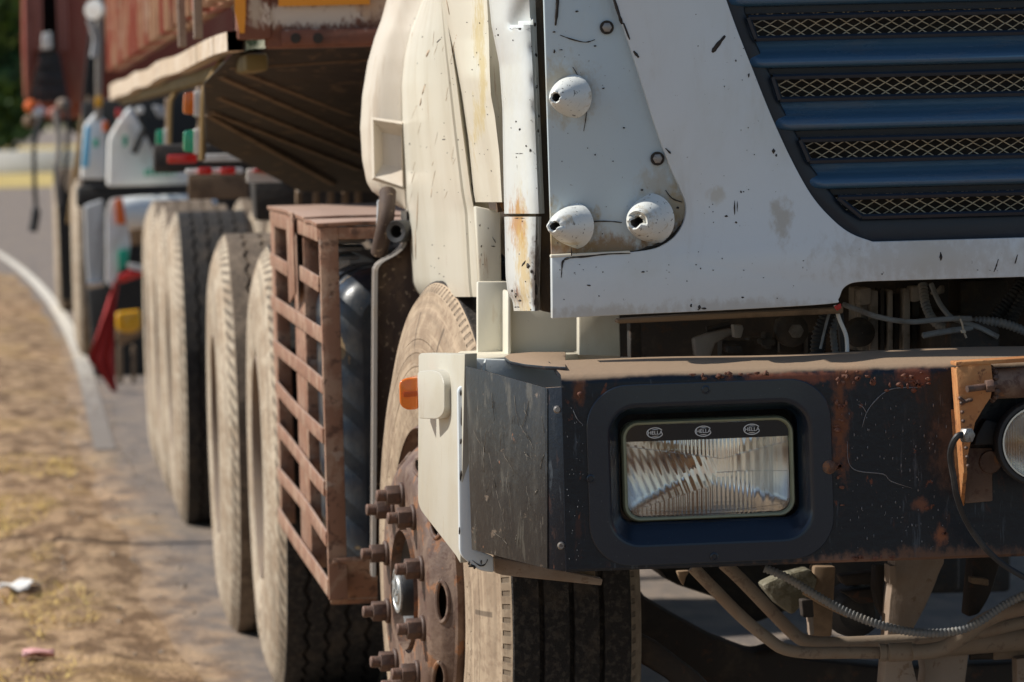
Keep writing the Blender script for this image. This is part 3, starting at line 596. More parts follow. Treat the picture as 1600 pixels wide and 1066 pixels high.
# ---- cab side: rear bulge with a grab recess, long white side, door edge
def loft(name, cols_at, ys, m, thick=(.02, .02, 0), sharp=40, n=40):
    rows = []
    for i in range(n + 1):
        y = ys[0] + (ys[1] - ys[0]) * i / n; rows.append([at(x, y, Y) for x, Y in cols_at(y)])
    return MB().grid(rows, thick).build(name, m, T, sharp=sharp)
sil = it([(-20, 609), (0, 604), (30, 596), (60, 585), (100, 574), (150, 566), (200, 563), (250, 566), (285, 573), (300, 582), (314, 604), (328, 634)])
cre = it([(-20, 668), (20, 652), (50, 640), (90, 631), (130, 627), (200, 627), (300, 632), (330, 634)])
def bulge(y):
    a, b = sil(y), max(cre(y), sil(y) + 1)
    return [(a + (b - a) * u, 9.13 - .035 * (u ** 1.5) + .10 * (1 - u) ** 8) for u in (0, .04, .1, .2, .32, .44, .56, .68, .8, .9, 1)]
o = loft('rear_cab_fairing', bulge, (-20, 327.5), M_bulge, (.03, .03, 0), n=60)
# grab recess: proud frame with sunk floor
fr = [(583, 187), (627, 194), (629, 292), (585, 277)]; inn = [(597, 207), (629, 214), (630, 264), (598, 256)]
yb = lambda x, y: 9.085 - (x - 583) * .0008
b = MB()
for k in range(4):
    a1, a2 = fr[k], fr[(k + 1) % 4]; c1, c2 = inn[k], inn[(k + 1) % 4]
    b.add([at(*a1, yb(*a1)), at(*a2, yb(*a2)), at(*c2, yb(*c2) + .03), at(*c1, yb(*c1) + .03)], [(0, 1, 2, 3)])
b.add([at(*c, yb(*c) + .03) for c in inn], [(0, 1, 2, 3)])
rim = [(579, 183), (631, 190), (632, 297), (581, 281)]
for k in range(4):
    a1, a2 = rim[k], rim[(k + 1) % 4]; c1, c2 = fr[k], fr[(k + 1) % 4]
    b.add([at(*a1, yb(*a1) + .012), at(*a2, yb(*a2) + .012), at(*c2, yb(*c2)), at(*c1, yb(*c1))], [(0, 1, 2, 3)])
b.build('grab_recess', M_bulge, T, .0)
rl = it([(-20, 690), (40, 700), (120, 712), (200, 722), (300, 735), (330, 741), (465, 748)])
cl0 = it([(-20, 668), (20, 652), (50, 640), (90, 631), (130, 627), (200, 628), (320, 634), (440, 641), (452, 645), (466, 656)])
def side(y):
    a, b_ = cl0(y), rl(y); w_ = b_ - a; out = []
    puff = max(0., min(1., (y - 0) / 90.))
    for u in (0, .03, .08, .16, .28, .42, .56, .70, .80, .86, .90, .94, 1.0):
        Yv = 9.03 * (1 - u) + 7.75 * u
        bulge_ = (.10 * math.sin(math.pi * min(1, u / .9))) * puff + (.05 if u < .05 else 0)
        step_ = .05 if u > .87 else 0
        out.append((a + w_ * u - bulge_ * 6 * (u > 0), Yv + step_ + (.08 * (1 - u / .08) if u < .08 else 0)))
    f = rl(y)
    if y > 0: pass
    return out
loft('cab_side_panel', side, (-20, 464), M_side, (.03, .05, 0), n=60, sharp=30)
# front-facing return below the door edge, in shade
plate('side_panel_return', rpoly([(742, 322), (782, 330), (784, 462), (770, 468), (749, 463)]), lambda x, y: 7.70 - (x - 745) * .0002, .03, M_side, T, .003)
# upper door front strip
def door(y):
    a = it([(-20, 686), (40, 700), (90, 711), (150, 722), (220, 732), (300, 740), (318, 743)])(y); b_ = it([(-20, 760), (60, 764), (110, 765), (150, 767), (180, 773), (240, 780), (330, 785)])(y); m_ = it([(-20, 742), (60, 746), (120, 741), (180, 748), (260, 762), (330, 772)])(y)
    return [(a, 7.80), (a + (m_ - a) * .35, 7.70), (a + (m_ - a) * .8, 7.66), (m_, 7.60), (m_ + 4, 7.565), (m_ + (b_ - m_) * .5 + 2, 7.53), (b_, 7.50)]
loft('door_front_strip', door, (-20, 316), M_side, (.02, .03, 0), n=50, sharp=25)
plate('door_gap', [(752, -20), (778, -20), (790, 140), (796, 330), (778, 332), (752, 120)], 7.56, .02, mat('rusty_gap', (.10, .055, .025), .85, layers=[('n', (40, 40, 10), .45, .6, (.03, .02, .015), .8), ('n', (25, 25, 8), .58, .66, (.30, .15, .05), .8)]), T, 0)
# cab body behind the skins: keeps the sun out
MB().box((1.895, 8.25, 2.03), (2.06, 1.62, 1.86)).build('cab_shell', M_side, T, .06, 3)
MB().box((1.90, 7.32, 2.06), (1.90, .2, 1.80)).build('cab_bulkhead', M_dark, T, .02)
from mathutils.bvhtree import BVHTree
def decals(name, objs, items, m, parent, lift=.0012):
    vs, fs = [], []
    for o in objs:
        k = len(vs); W = wmat(o); vs += [W @ v.co for v in o.data.vertices]; fs += [tuple(i + k for i in p.vertices) for p in o.data.polygons]
    tr = BVHTree.FromPolygons(vs, fs); b = MB(); rr2 = random.Random(5)
    for x, y, w_, h_, sl in items:
        pts = []
        for k in range(8):
            a = k * math.pi / 4; q = rr2.uniform(.55, 1.1); dy = math.sin(a) * h_ / 2 * q; d = ray(x + math.cos(a) * w_ / 2 * q + dy * sl, y + dy).normalized(); hit = tr.ray_cast(CAM, d)
            if hit[0] is None: break
            pts.append(hit[0] - d * lift)
        if len(pts) == 8 and max(p.y for p in pts) - min(p.y for p in pts) < .5: b.prism(pts, d * .0004)
    return kind(b.build(name, m, parent, sharp=180), 'stuff')
kids = {c.name: c for c in T.children}; r = random.Random(77); it_r = []; it_d = []
skins = [kids[n] for n in ('rear_cab_fairing', 'cab_side_panel', 'door_front_strip', 'corner_pillar', 'corner_pillar_foot', 'side_panel_return')]
for _ in range(20): it_r.append((r.uniform(640, 715), r.uniform(50, 320), r.uniform(.6, 1.2), r.uniform(10, 34), -.28 + r.gauss(0, .08)))
for x, y, w_, h_, s in ((668, 84, 4, 14, -.4), (662, 140, 3, 18, -.3), (657, 160, 2.5, 14, -.2), (652, 330, 2, 70, -.04), (649, 380, 2, 60, .02), (674, 300, 2, 22, -.1), (765, 316, 6, 8, 0), (700, 12, 2, 40, .2)): it_r.append((x, y, w_, h_, s))
for _ in range(60): it_d.append((r.uniform(640, 780), r.uniform(20, 440), r.uniform(1, 2.4), r.uniform(1, 3), 0))
for x, y, w_, h_, s in ((685, 64, 3, 8, -1), (694, 218, 8, 2, .3), (640, 225, 2, 4, 0), (750, 352, 3, 5, 0), (752, 385, 3, 6, 0), (752, 398, 2, 5, 0), (770, 385, 8, 2, 1), (772, 375, 2, 10, .6), (738, 292, 2, 20, .2), (741, 312, 2, 24, .1),
                        (778, 55, 4, 4, 0), (812, 45, 40, 3, 0), (836, 38, 4, 10, 0), (838, 86, 5, 9, 0), (839, 135, 4, 7, 0), (812, 202, 4, 5, 0), (806, 190, 3, 3, 0), (822, 228, 3, 3, 0), (828, 235, 3, 6, 0), (841, 205, 3, 8, 0), (812, 240, 14, 1.6, 0), (842, 182, 3, 6, 0),
                        (825, 415, 6, 10, 0), (830, 424, 5, 8, 0), (836, 434, 4, 10, 0), (838, 452, 5, 24, 0), (836, 472, 5, 12, 0), (806, 462, 4, 9, 0), (812, 470, 6, 4, 0), (800, 455, 4, 5, 0), (818, 412, 4, 10, -.6), (808, 480, 12, 3, 0), (822, 484, 26, 3, 0), (812, 341, 16, 3, 0)): it_d.append((x, y, w_, h_, s))
for _ in range(22): it_d.append((r.uniform(793, 840), r.uniform(60, 480), r.uniform(1, 2.6), r.uniform(1, 3), 0))
decals('rust_streaks', skins, it_r, mat('rust_streak', (.52, .40, .27), .7, layers=[('n', (40, 40, 40), .5, .7, (.34, .20, .10), .8)]), T)
decals('side_chips', skins, it_d, M_white_chip, T)
# ---- inner step and corner of the cab under the front panel, cream
plate('inner_wing', rpoly([(746, 440), (800, 440), (800, 556), (746, 556)]), 7.62, .02, M_cream, T, .003)
plate('inner_step', rpoly([(790, 470), (968, 482), (970, 570), (790, 570)]), 7.56, .02, M_cream, T, .004)
plate('inner_step_side', [(793, 455), (799, 455), (799, 556), (793, 556)], 7.53, .08, M_cream, T, .004)
plate('inner_step_face', rpoly([(904, 486), (968, 486), (970, 558), (904, 556)]), 7.44, .03, M_cream, T, .004)
# ---- grille
G = D.objects.new('grille', None); COL.objects.link(G); G.location = (XC, YF, 1.4); adopt(G, T)
innr = [(1163, -20), (1165, 18), (1180, 63), (1206, 119), (1218, 158), (1249, 216), (1264, 254), (1304, 306), (1322, 328), (1345, 340)]
ou = [at(x - 6, y + 6, YF + .02) for x, y in sp2(gl, 5)]; inn_ = [at(x, y, YF + .02) for x, y in innr]
inR = [V((2 * XC - p.x, p.y, p.z)) for p in inn_]; ouR = [V((2 * XC - p.x, p.y, p.z)) for p in ou]
ring = ou + ouR[::-1] + inR + inn_[::-1]
MB().prism(ring, (0, .03, 0)).build('grille_frame', M_grillegap, G, .006, 3)
opens = [((1168, 28), (1180, 61)), ((1206, 121), (1217, 156)), ((1249, 219), (1263, 252)), ((1308, 309), (1345, 339))]
prevb = None
def slat(za, zb_, xa, xb):
    H = za - zb_; y0 = YF + .036
    pf = [(0, 0), (.005, .02), (.0055, .06), (.006, .16), (.008, .26), (.012, .35), (.018, .44), (.024, .53), (.028, .61), (.029, .68), (.026, .75), (.016, .80), (.003, .825), (.0028, .985), (-.02, .985), (-.02, 0)]
    rows = []
    for off, sc, sgn in ((-.050, .40, 1), (-.016, .42, 1), (-.004, .75, 1), (.008, 1, 1), (.008, 1, -1), (-.004, .75, -1), (-.016, .42, -1), (-.050, .40, -1)):
        row = []
        for d, t_ in pf:
            x = xa + (xb - xa) * t_ + off; x = x if sgn > 0 else 2 * XC - x
            row.append(V((x, y0 - (d * sc if d > 0 else d), za - t_ * H)))
        rows.append(row + [row[0]])
    b = MB(); b.grid(rows)
    k = len(pf)
    for q in range(len(b.f)):
        if q % k in (12, 13): b.m[q] = 1  # dark strip below the slat nose stands in for its shadow
    return b.build('grille_slat', [M_navy, M_grillegap], G, sharp=50)
zr = lambda p: at(p[0], p[1], YF + .02)
for i in range(3):
    a = zr((opens[i][1][0] - 14, opens[i][1][1])); b_ = zr((opens[i + 1][0][0] - 14, opens[i + 1][0][1])); slat(a.z - .003, b_.z + .003, a.x, b_.x)
a = zr((1140, -40)); b_ = zr((1156, 26)); slat(a.z, b_.z + .003, a.x, b_.x)
for tl, bl in opens:                                   # lips round each opening and the wire behind
    a, b_ = zr(tl), zr(bl)
    rr = [V((a.x, YF + .012, a.z)), V((b_.x, YF + .012, b_.z)), V((2 * XC - b_.x, YF + .012, b_.z)), V((2 * XC - a.x, YF + .012, a.z))]
    q = MB()
    for k in range(4):
        q.tube([rr[k], rr[(k + 1) % 4]], .0045, 6)
    q.build('opening_lip', M_grillegap, G)
    q = MB(); pw, ph = .0232, .0136; z0 = b_.z - .012; x0 = a.x - .02; x1 = 2 * XC - a.x + .02; nx = int((x1 - x0) / pw); nz = int((a.z - b_.z + .03) / ph) + 1
    yw = YF + .046
    for kz in range(nz):
        for s in (1, -1):
            zc = z0 + kz * ph; pts = []
            rj = random.Random(kz * 7 + s)
            for kx in range(nx * 2 + 1):
                up = (kx % 2) * s; pts.append(V((x0 + kx * pw / 2, yw + s * .0006, zc + up * ph / 2 * .97 + rj.uniform(-.0006, .0006))))
            q.tube(pts, .00108, 4, caps=False)
    kind(q.build('wire_mesh', M_wire, G, sharp=180), 'stuff')
# things behind the grille wire
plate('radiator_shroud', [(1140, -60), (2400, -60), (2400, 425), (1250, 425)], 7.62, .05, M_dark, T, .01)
for i, (x0, y0, x1, y1, Y, m) in enumerate([(1395, 20, 1445, 60, 7.5, M_brownbox), (1350, 30, 1360, 62, 7.48, M_lightmetal), (1372, 30, 1386, 60, 7.48, M_brownbox), (1280, 128, 1318, 160, 7.5, M_brownbox), (1420, 108, 1492, 150, 7.5, M_brownbox),
                                        (1360, 122, 1400, 152, 7.52, M_brownbox), (1328, 208, 1334, 250, 7.44, M_rail), (1336, 215, 1360, 250, 7.5, M_brownbox), (1362, 212, 1420, 250, 7.52, M_lightmetal), (1332, 308, 1356, 338, 7.48, M_brownbox), (1376, 312, 1395, 338, 7.5, M_brownbox), (1500, 20, 1512, 56, 7.47, M_hose), (1560, 14, 1572, 52, 7.47, M_hose), (1530, 110, 1545, 150, 7.5, M_brownbox), (1470, 300, 1600, 330, 7.55, M_dark)]):
    plate('engine_bay_part', rpoly([(x0, y0, 3), (x1, y0, 3), (x1, y1, 3), (x0, y1, 3)], 3), Y, .06, m, T, .003)
plate('blue_clip', [(1435, 218), (1450, 218), (1453, 226), (1432, 226)], 7.4, .01, M_farblue, T, .001)
rod('grille_cable', [(1236, 60, 7.45), (1262, 44, 7.43), (1290, 26, 7.45)], .003, M_cable, T); rod('grille_cable', [(1296, 242, 7.42), (1290, 228, 7.42), (1300, 218, 7.42), (1308, 240, 7.42)], .002, M_cable, T); rod('grille_cable', [(1490, 148, 7.43), (1498, 130, 7.43), (1494, 108, 7.43)], .004, M_cable, T)
# ---- bumper
BY = 7.0
ztop = at(880, 585, BY).z; zbot = at(1240, 882, BY).z
xb0 = at(880, 700, BY).x
R_ = .016; prof = [(BY + .045, zbot), (BY + .004, zbot), (BY, zbot + .004)]
for k in range(7):
    a = k / 6 * 1.35; prof.append((BY + R_ - R_ * math.cos(a), ztop - R_ + R_ * math.sin(a)))
prof += [(BY + .09, ztop + .006), (BY + .17, ztop + .012), (BY + .17, ztop + .006), (BY + .02, ztop - .008), (BY + .008, ztop - .02), (BY + .008, zbot + .008), (BY + .045, zbot + .006)]
HC = at(1110, 738, BY); PX = 1. / 1074
hx0, hx1, hz0, hz1 = HC.x - 172 * PX, HC.x + 172 * PX, HC.z - 118 * PX, HC.z + 118 * PX
prof = prof[:3] + [(BY, hz0), (BY, hz1)] + prof[3:-2] + [(BY + .008, hz1), (BY + .008, hz0)] + prof[-2:]
xs = sorted([xb0 + (XR + .05 - xb0) * (i / 60) for i in range(61)] + [hx0, hx1]); rows = []
for x in xs:
    d = .0022 * mnoise.noise(V((x * 5, 0, 2))); dz = .004 * mnoise.noise(V((x * 4, 3, 1)))
    rows.append([V((x, p[0] + d, p[1] + (dz if p[1] > ztop - .01 and p[0] > BY + .03 else 0))) for p in prof])
b = MB(); n = len(prof); b.v += [p for r_ in rows for p in r_]; io, ii = 3, n - 4
for i in range(len(xs) - 1):
    for j in range(n):
        if j in (io, ii) and hx0 - 1e-6 <= xs[i] and xs[i + 1] <= hx1 + 1e-6: continue
        b.f.append((i * n + j, i * n + (j + 1) % n, (i + 1) * n + (j + 1) % n, (i + 1) * n + j)); b.m.append(0)
b.add(rows[0], [tuple(range(n))]); B = b.build('bumper', M_bumper, T, sharp=30)
M_scuff = mat('grey_scuff', (.17, .175, .18), .7); M_flake = mat('flaking_rust', (.13, .050, .030), .85, layers=[('n', (90, 90, 90), .5, .7, (.22, .11, .07), .8)], bump=.002, bscale=150)
r = random.Random(31)
sc_ = [('c', [(1347, 668), (1354, 645), (1366, 628), (1384, 612), (1405, 606), (1440, 606)], 1.5), ('c', [(1324, 690), (1326, 722), (1340, 736), (1380, 741), (1392, 752), (1425, 763)], 1.5), ('c', [(1340, 632), (1348, 636), (1354, 646)], 1.2), ('c', [(895, 640), (902, 655), (910, 663)], 1.2)]
for _ in range(90): x = r.uniform(1325, 1480); sc_.append((x, r.uniform(620, 860), r.uniform(1, 2.6), r.uniform(1.2, 7)))
for _ in range(30): sc_.append((r.uniform(886, 912), r.uniform(620, 880), r.uniform(.8, 1.8), r.uniform(1, 4)))
chips('bumper_scuffs', sc_, BY - .0022, T, m=M_scuff)
fl = []
for x0, x1, n_, y0, h_ in ((1318, 1345, 16, 588, 20), (1355, 1372, 5, 590, 12), (1405, 1452, 26, 598, 16), (1130, 1200, 14, 584, 3), (1080, 1130, 8, 588, 2.5), (895, 910, 4, 615, 9), (1300, 1322, 20, 640, 40), (1306, 1316, 14, 730, 40), (1335, 1400, 12, 872, 4), (1440, 1460, 6, 792, 6), (1468, 1478, 4, 835, 10), (1376, 1392, 4, 610, 8)):
    for _ in range(n_): fl.append((r.uniform(x0, x1), y0 + r.gauss(0, h_ * .5) - (x0 - 1100) * .0, r.uniform(3, 15), r.uniform(3, 11)))
fl = [f for k, f in enumerate(fl) if k % 3]
chips('rust_flakes', [f for f in fl if not (918 < f[0] < 1306 and f[1] > 592) and f[1] > 580], BY - .0024, T, m=M_flake)
plate('bumper_core', [(905, 610), (2500, 560), (2500, 860), (905, 870)], BY + .16, .06, M_dark, T, .01)
# dusty top tongue running out to the corner
tz = ztop + .003
tp = [(788, 563), (797, 570), (820, 575), (850, 578), (884, 579), (884, 556), (830, 556), (795, 559)]
pts = [atz(x, y, tz) for x, y in tp]; MB().prism(pts, (0, 0, .006)).build('bumper_top_tongue', M_bumper, T, .0015)
# folded end plate
e = [(727, 572, 7.30), (855, 607, 7.026), (855, 889, 7.026), (737, 859, 7.30)]
EP = MB().prism(P3(e), (.003, .003, 0)).build('bumper_end_plate', M_endplate, T, .0008)
e = [(852, 606, 7.03), (884, 604, 7.006), (886, 893, 7.006), (853, 889, 7.03)]
EF = MB().prism(P3(e), (0, .003, 0)).build('bumper_end_flange', M_bumper, T, .0008)
for bx, by in ((871, 640), (877, 853)):
    MB().lathe([(0, .003), (.004, .003), (.0045, .0), (.006, -.001)], at(bx, by, 7.006), (0, -1, 0), 14).build('rivet', M_steelbolt, EF)
# scratches scored into the end plate
b = MB(); r = random.Random(21)
def epY(x): return 7.30 - (x - 727) / 128 * .274
for _ in range(34):
    x, y = r.uniform(735, 850), r.uniform(600, 865); L = r.uniform(8, 60); a = r.gauss(1.25, .5) * r.choice((1, -1)); n = 4; px_ = []
    for k in range(n + 1): px_.append((x + math.cos(a) * L * k / n * .5 + r.uniform(-1.2, 1.2), y + math.sin(a) * L * k / n))
    if max(p[1] for p in px_) > 860 or max(p[0] for p in px_) > 852 or min(p[0] for p in px_) < 733 or min(p[1] for p in px_) < 612: continue
    wd = r.uniform(.15, .4); b.prism([at(p[0] - wd, p[1], epY(p[0]) - .0022) for p in px_] + [at(p[0] + wd, p[1], epY(p[0]) - .0022) for p in px_[::-1]], (.0004, .0002, 0))
kind(b.build('plate_scratches', mat('scratch_steel', (.16, .135, .105), .7), T, sharp=180), 'stuff')
# ---- cream bumper corner with indicator
cs = rpoly([(654, 552, 6), (726, 553), (719, 880), (712, 868), (653, 792, 14)])
def ycor(x, y): return 7.86 - (x - 653) / 68. * .52
MB().prism([at(x, y, ycor(x, y)) for x, y in cs], (.02, .01, 0)).build('bumper_corner', M_corner_dim, T, .004, 3)
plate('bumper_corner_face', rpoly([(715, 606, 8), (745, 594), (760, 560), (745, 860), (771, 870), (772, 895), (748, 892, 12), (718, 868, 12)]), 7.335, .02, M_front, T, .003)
MB().prism([atz(x, y, at(690, 553, 7.6).z) for x, y in rpoly([(708, 556, 3), (716, 549), (800, 545), (905, 547), (905, 552), (800, 557), (726, 560)])], (0, 0, -.015)).build('bumper_corner_top', M_cream, T, .004)
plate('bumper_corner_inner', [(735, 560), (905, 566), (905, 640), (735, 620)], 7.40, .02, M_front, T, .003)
chips('corner_chips', [(720, 614, 4, 12), (721, 655, 4, 40), (720, 742, 5, 20), (720, 690, 4, 12), (718, 830, 4, 18), (736, 884, 12, 7), (733, 880, 5, 8), (741, 887, 6, 6), (752, 878, 3, 10), ('c', [(738, 876), (750, 884), (758, 882), (762, 874)], 2)], 7.334, T)
plate('corner_tab', rpoly([(772, 872), (780, 872), (942, 905), (940, 915), (785, 899), (773, 895)]), 7.37, .03, M_hanger, T, .002)
plate('corner_tab_flange', rpoly([(772, 868), (885, 878), (930, 892), (930, 905), (780, 890)]), 7.40, .02, M_brownbox, T, .002)
ib = MB(); 
def yi(x, y): return 7.70 - (x - 650) * .0045
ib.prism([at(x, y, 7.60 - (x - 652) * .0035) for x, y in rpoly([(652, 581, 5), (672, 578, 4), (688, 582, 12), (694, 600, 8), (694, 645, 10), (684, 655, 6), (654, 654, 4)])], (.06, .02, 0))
IND = ib.build('indicator_base', M_corner_dim, T, .006, 3)
il = MB(); il.prism([at(x, y, 7.64) for x, y in rpoly([(623, 597, 6), (632, 591, 6), (652, 590), (652, 640), (634, 641, 8), (624, 633, 8)])], (.02, .07, 0)); il.build('indicator_lens', M_amber, IND, .008, 3)
il = MB(); il.prism([at(x, y, 7.637) for x, y in rpoly([(630, 612, 2), (652, 611), (652, 619), (630, 621, 2)])], (.02, .05, 0)); il.build('lens_groove', mat('deep_amber', (.45, .07, .005), .4), IND, .001)
# ---- headlight
H = D.objects.new('headlight', None); COL.objects.link(H); H.location = HC; adopt(H, T)
def rr(w_, h_, r_, n=8, cx=0, cz=0):
    out = []
    for (sx, sz, a0) in ((1, 1, 0), (-1, 1, 90), (-1, -1, 180), (1, -1, 270)):
        for k in range(n + 1):
            a = math.radians(a0 + 90 * k / n); out.append((cx + sx * (w_ / 2 - r_) + r_ * math.cos(a), cz + sz * (h_ / 2 - r_) + r_ * math.sin(a)))
    return out
tilt = math.radians(.35)
def ringpts(w_, h_, r_, d, cx=0, cz=0): return [V((HC.x + (x * math.cos(tilt) - z * math.sin(tilt)) * PX, BY + d, HC.z + (x * math.sin(tilt) + z * math.cos(tilt)) * PX)) for x, z in rr(w_, h_, r_, 10, cx, cz)]
rings = [ringpts(390, 286, 66, .004), ringpts(390, 286, 66, -.002), ringpts(388, 284, 66, -.003), ringpts(330, 228, 50, -.004), ringpts(324, 222, 48, -.0035), ringpts(317, 214, 44, -.0005), ringpts(309, 203, 38, .006, 0, 2), ringpts(300, 190, 30, .014, 1, 5), ringpts(292, 178, 24, .022, 2, 8), ringpts(287, 172, 22, .029, 2, 8), ringpts(286, 171, 22, .075, 2, 8)]
b = MB(); n = len(rings[0])
for i in range(len(rings) - 1):
    b.add(rings[i] + rings[i + 1], [(k, (k + 1) % n, (k + 1) % n + n, k + n) for k in range(n)])
SU = b.build('headlight_surround', M_surround, H, sharp=50)
for bx, by, m in ((1103, 609, 0), (923, 748, 0), (1116, 870, 0), (1296, 730, 1)):
    c = at(bx, by, BY - .004)
    if m: MB().lathe([(.0005, .006), (.004, .0055), (.0085, .003), (.0105, 0)], c, (0, -1, 0), 20).build('rust_rivet', M_disc_rust, SU)
    else: MB().lathe([(.0065, 0), (.0062, .0015), (.0042, .002), (.0038, -.001, 1), (.0005, -.001, 1)], c, (0, -1, 0), 18).build('screw_hole', [M_surround, M_white_chip], SU)
lw, lh = 276, 160; LD = .030
b = MB(); tr = [ringpts(lw - 16, lh - 15, 20, LD + .003, 2, 3), ringpts(lw - 12, lh - 11, 22, LD - .002, 2, 3), ringpts(lw - 5, lh - 5, 25, LD - .003, 2, 3), ringpts(lw, lh, 27, LD + .003, 2, 3), ringpts(lw, lh, 27, LD + .03, 2, 3)]
for i in range(len(tr) - 1): b.add(tr[i] + tr[i + 1], [(k, (k + 1) % n, (k + 1) % n + n, k + n) for k in range(n)])
b.build('trim_ring', M_olive, H, sharp=60)
# lens with moulded flutes on its inner face
def flute(x, z):
    """x, z in photo pixels from the lens centre (z up)"""
    d1 = 42 - (x + 130) * .17 if x < 20 else 16 + (x - 20) * .22       # upper seams
    if z > d1: p = 11 if abs(x) > 50 else 6.2; return .0009 * math.cos(2 * math.pi * x / p)
    lo = -58 + (x + 110) * .27 if x < 10 else -6
    if x < 12 and z > lo: return .0008 * math.cos(2 * math.pi * (x + z * .38) / 12.5)
    if x >= 12 and z > -6: return .0008 * math.cos(2 * math.pi * x / (6.2 if x < 40 else 15))
    return .0007 * math.cos(2 * math.pi * x / (7 if x < 70 else 15))
LW, LH = lw - 14, lh - 13
nu, nv = 300, 90; fr_ = []; bk = []
for j in range(nv + 1):
    z = -LH / 2 + LH * j / nv; rf = []; rb = []
    ins = max(0, abs(z) - (LH / 2 - 20)); cut = 20 - math.sqrt(max(0, 400 - ins * ins))
    for i in range(nu + 1):
        x = (-LW / 2 + cut) + (LW - 2 * cut) * i / nu; bow = .006 * ((x / LW * 2) ** 2 + .5 * (z / LH * 2) ** 2)
        X, Z = HC.x + (x + 2) * PX, HC.z + (z + 3) * PX + (x + 2) * PX * math.tan(tilt)
        rf.append(V((X, BY + LD - .004 + bow, Z))); rb.append(V((X, BY + LD + .0008 + bow + flute(x, z), Z)))
    fr_.append(rf); bk.append(rb)
b = MB(); b.grid(fr_); b.grid([r_[::-1] for r_ in bk])
N1 = (nu + 1) * (nv + 1); rim_ = [i for i in range(nu + 1)] + [j * (nu + 1) + nu for j in range(1, nv + 1)] + [nv * (nu + 1) + i for i in range(nu - 1, -1, -1)] + [j * (nu + 1) for j in range(nv - 1, 0, -1)]
mb_ = lambda k: N1 + (k // (nu + 1)) * (nu + 1) + (nu - k % (nu + 1))
for k in range(len(rim_)): b.f.append((rim_[k], rim_[(k + 1) % len(rim_)], mb_(rim_[(k + 1) % len(rim_)]), mb_(rim_[k]))); b.m.append(0)
b.build('lens', M_glass, H, sharp=180)
# reflector bowl
b = MB(); rg = []
for k in range(9):
    t = k / 8.; s = 1 - .78 * t ** 1.6; rg.append(ringpts((LW - 2) * s, (LH - 4) * (s ** .8), 22 * s, LD + .010 + .085 * t, 2, 3))
for i in range(8): b.add(rg[i] + rg[i + 1], [(k, (k + 1) % n, (k + 1) % n + n, k + n) for k in range(n)])
b.add(rg[-1], [tuple(range(n))]); b.build('reflector', M_mirror, H, sharp=60)
hb = V((HC.x - 20 * PX, BY + .10, HC.z + 12 * PX))
MB().lathe([(.0005, .034), (.008, .033), (.011, .028), (.011, .0), (.016, -.002), (.016, -.02)], hb, (0, -1, 0), 20).build('bulb', M_bulb, H)
for sm in ([(-128, 40), (-60, 29), (20, 16)], [(22, 16), (70, 27), (126, 39)], [(-108, -58), (-60, -44), (10, -25)], [(12, -6), (60, -5), (126, -8)], [(-118, -60), (-60, -65), (0, -66), (60, -65), (118, -60)]):
    MB().tube(spline([V((HC.x + (x + 2) * PX, BY + LD - .0042 + .006 * ((x / LW * 2) ** 2 + .5 * (z / LH * 2) ** 2), HC.z + (z + 3) * PX + (x + 2) * PX * math.tan(tilt))) for x, z in sm], 6), .00055, 6).build('lens_seam', M_glass, H)
# black printed band with three oval marks
bz = HC.z + (LH / 2 + 3 - 13) * PX
def lensY(x): return BY + LD - .0055 + .006 * ((x / LW * 2) ** 2 + .5 * .7)
rows = []
for zz in (13, 6.5, 0, -6.5, -13):
    row = []
    for i in range(25):
        hw = LW / 2 - (7 if zz > 10 else 2.5 if zz > 3 else .8); x = -hw + 2 * hw * i / 24; row.append(V((HC.x + (x + 2) * PX, lensY(x), bz + zz * PX + (x + 2) * PX * math.tan(tilt))))
    rows.append(row)
BD = MB().grid(rows, (0, .0006, 0)).build('black_band', M_black, H, sharp=60)
def text_mesh(name, s, size, origin, m, parent, ux=(1, 0, 0), uz=(0, 0, 1), thick=.0003, shear=0., xs=1.):
    cu = D.curves.new(name, 'FONT'); cu.body = s; cu.size = size; cu.align_x = 'CENTER'; cu.align_y = 'CENTER'; cu.extrude = thick; cu.offset = 0
    to = D.objects.new(name, cu); COL.objects.link(to); dg = bpy.context.evaluated_depsgraph_get(); me = D.meshes.new_from_object(to.evaluated_get(dg)); D.objects.remove(to)
    ux, uz = V(ux).normalized(), V(uz).normalized(); uy = -ux.cross(uz)
    for v in me.vertices: v.co = V(origin) + ux * v.co.x * xs + uz * v.co.y - ux.cross(uz) * (-v.co.z) * 1
    me.materials.clear(); me.materials.append(m); o = D.objects.new(name, me); COL.objects.link(o); adopt(o, parent); return o
ux = V((1, 0, math.tan(tilt)))
for lx in (-85, -8, 70):
    c = V((HC.x + (lx + 2) * PX, lensY(lx) - .0012, bz + (lx + 2) * PX * math.tan(tilt))); b = MB(); A, Bq = 13.5 * PX, 8.8 * PX
    L = []; I = []
    for k in range(40):
        a = k / 40 * 2 * math.pi; L.append((math.cos(a) * A, math.sin(a) * Bq)); I.append((math.cos(a) * (A - 1.5 * PX), math.sin(a) * (Bq - 1.4 * PX)))
    g = lambda q, d=0: c + V((q[0], d, q[1] + q[0] * math.tan(tilt)))
    for k in range(40):
        a_ = k / 40 * 360
        if min(a_, 360 - a_) < 24 : continue
        k2 = (k + 1) % 40; b.prism([g(L[k]), g(L[k2]), g(I[k2]), g(I[k])], (0, .0006, 0))
    for s in (1, -1):
        seg = [(math.cos(math.radians(a)) * (A - 3.2 * PX), s * math.sin(math.radians(a)) * (Bq - 2.8 * PX)) for a in range(52, 129, 7)]
        b.prism([g(q) for q in seg], (0, .0006, 0))
    em = b.build('oval_emblem', M_print, H, sharp=180); text_mesh('emblem_lettering', 'HELLA', 6.6 * PX * 1.25, c + V((0.5 * PX, -.0001, 0)), M_print, em if False else H, ux, xs=1.02)
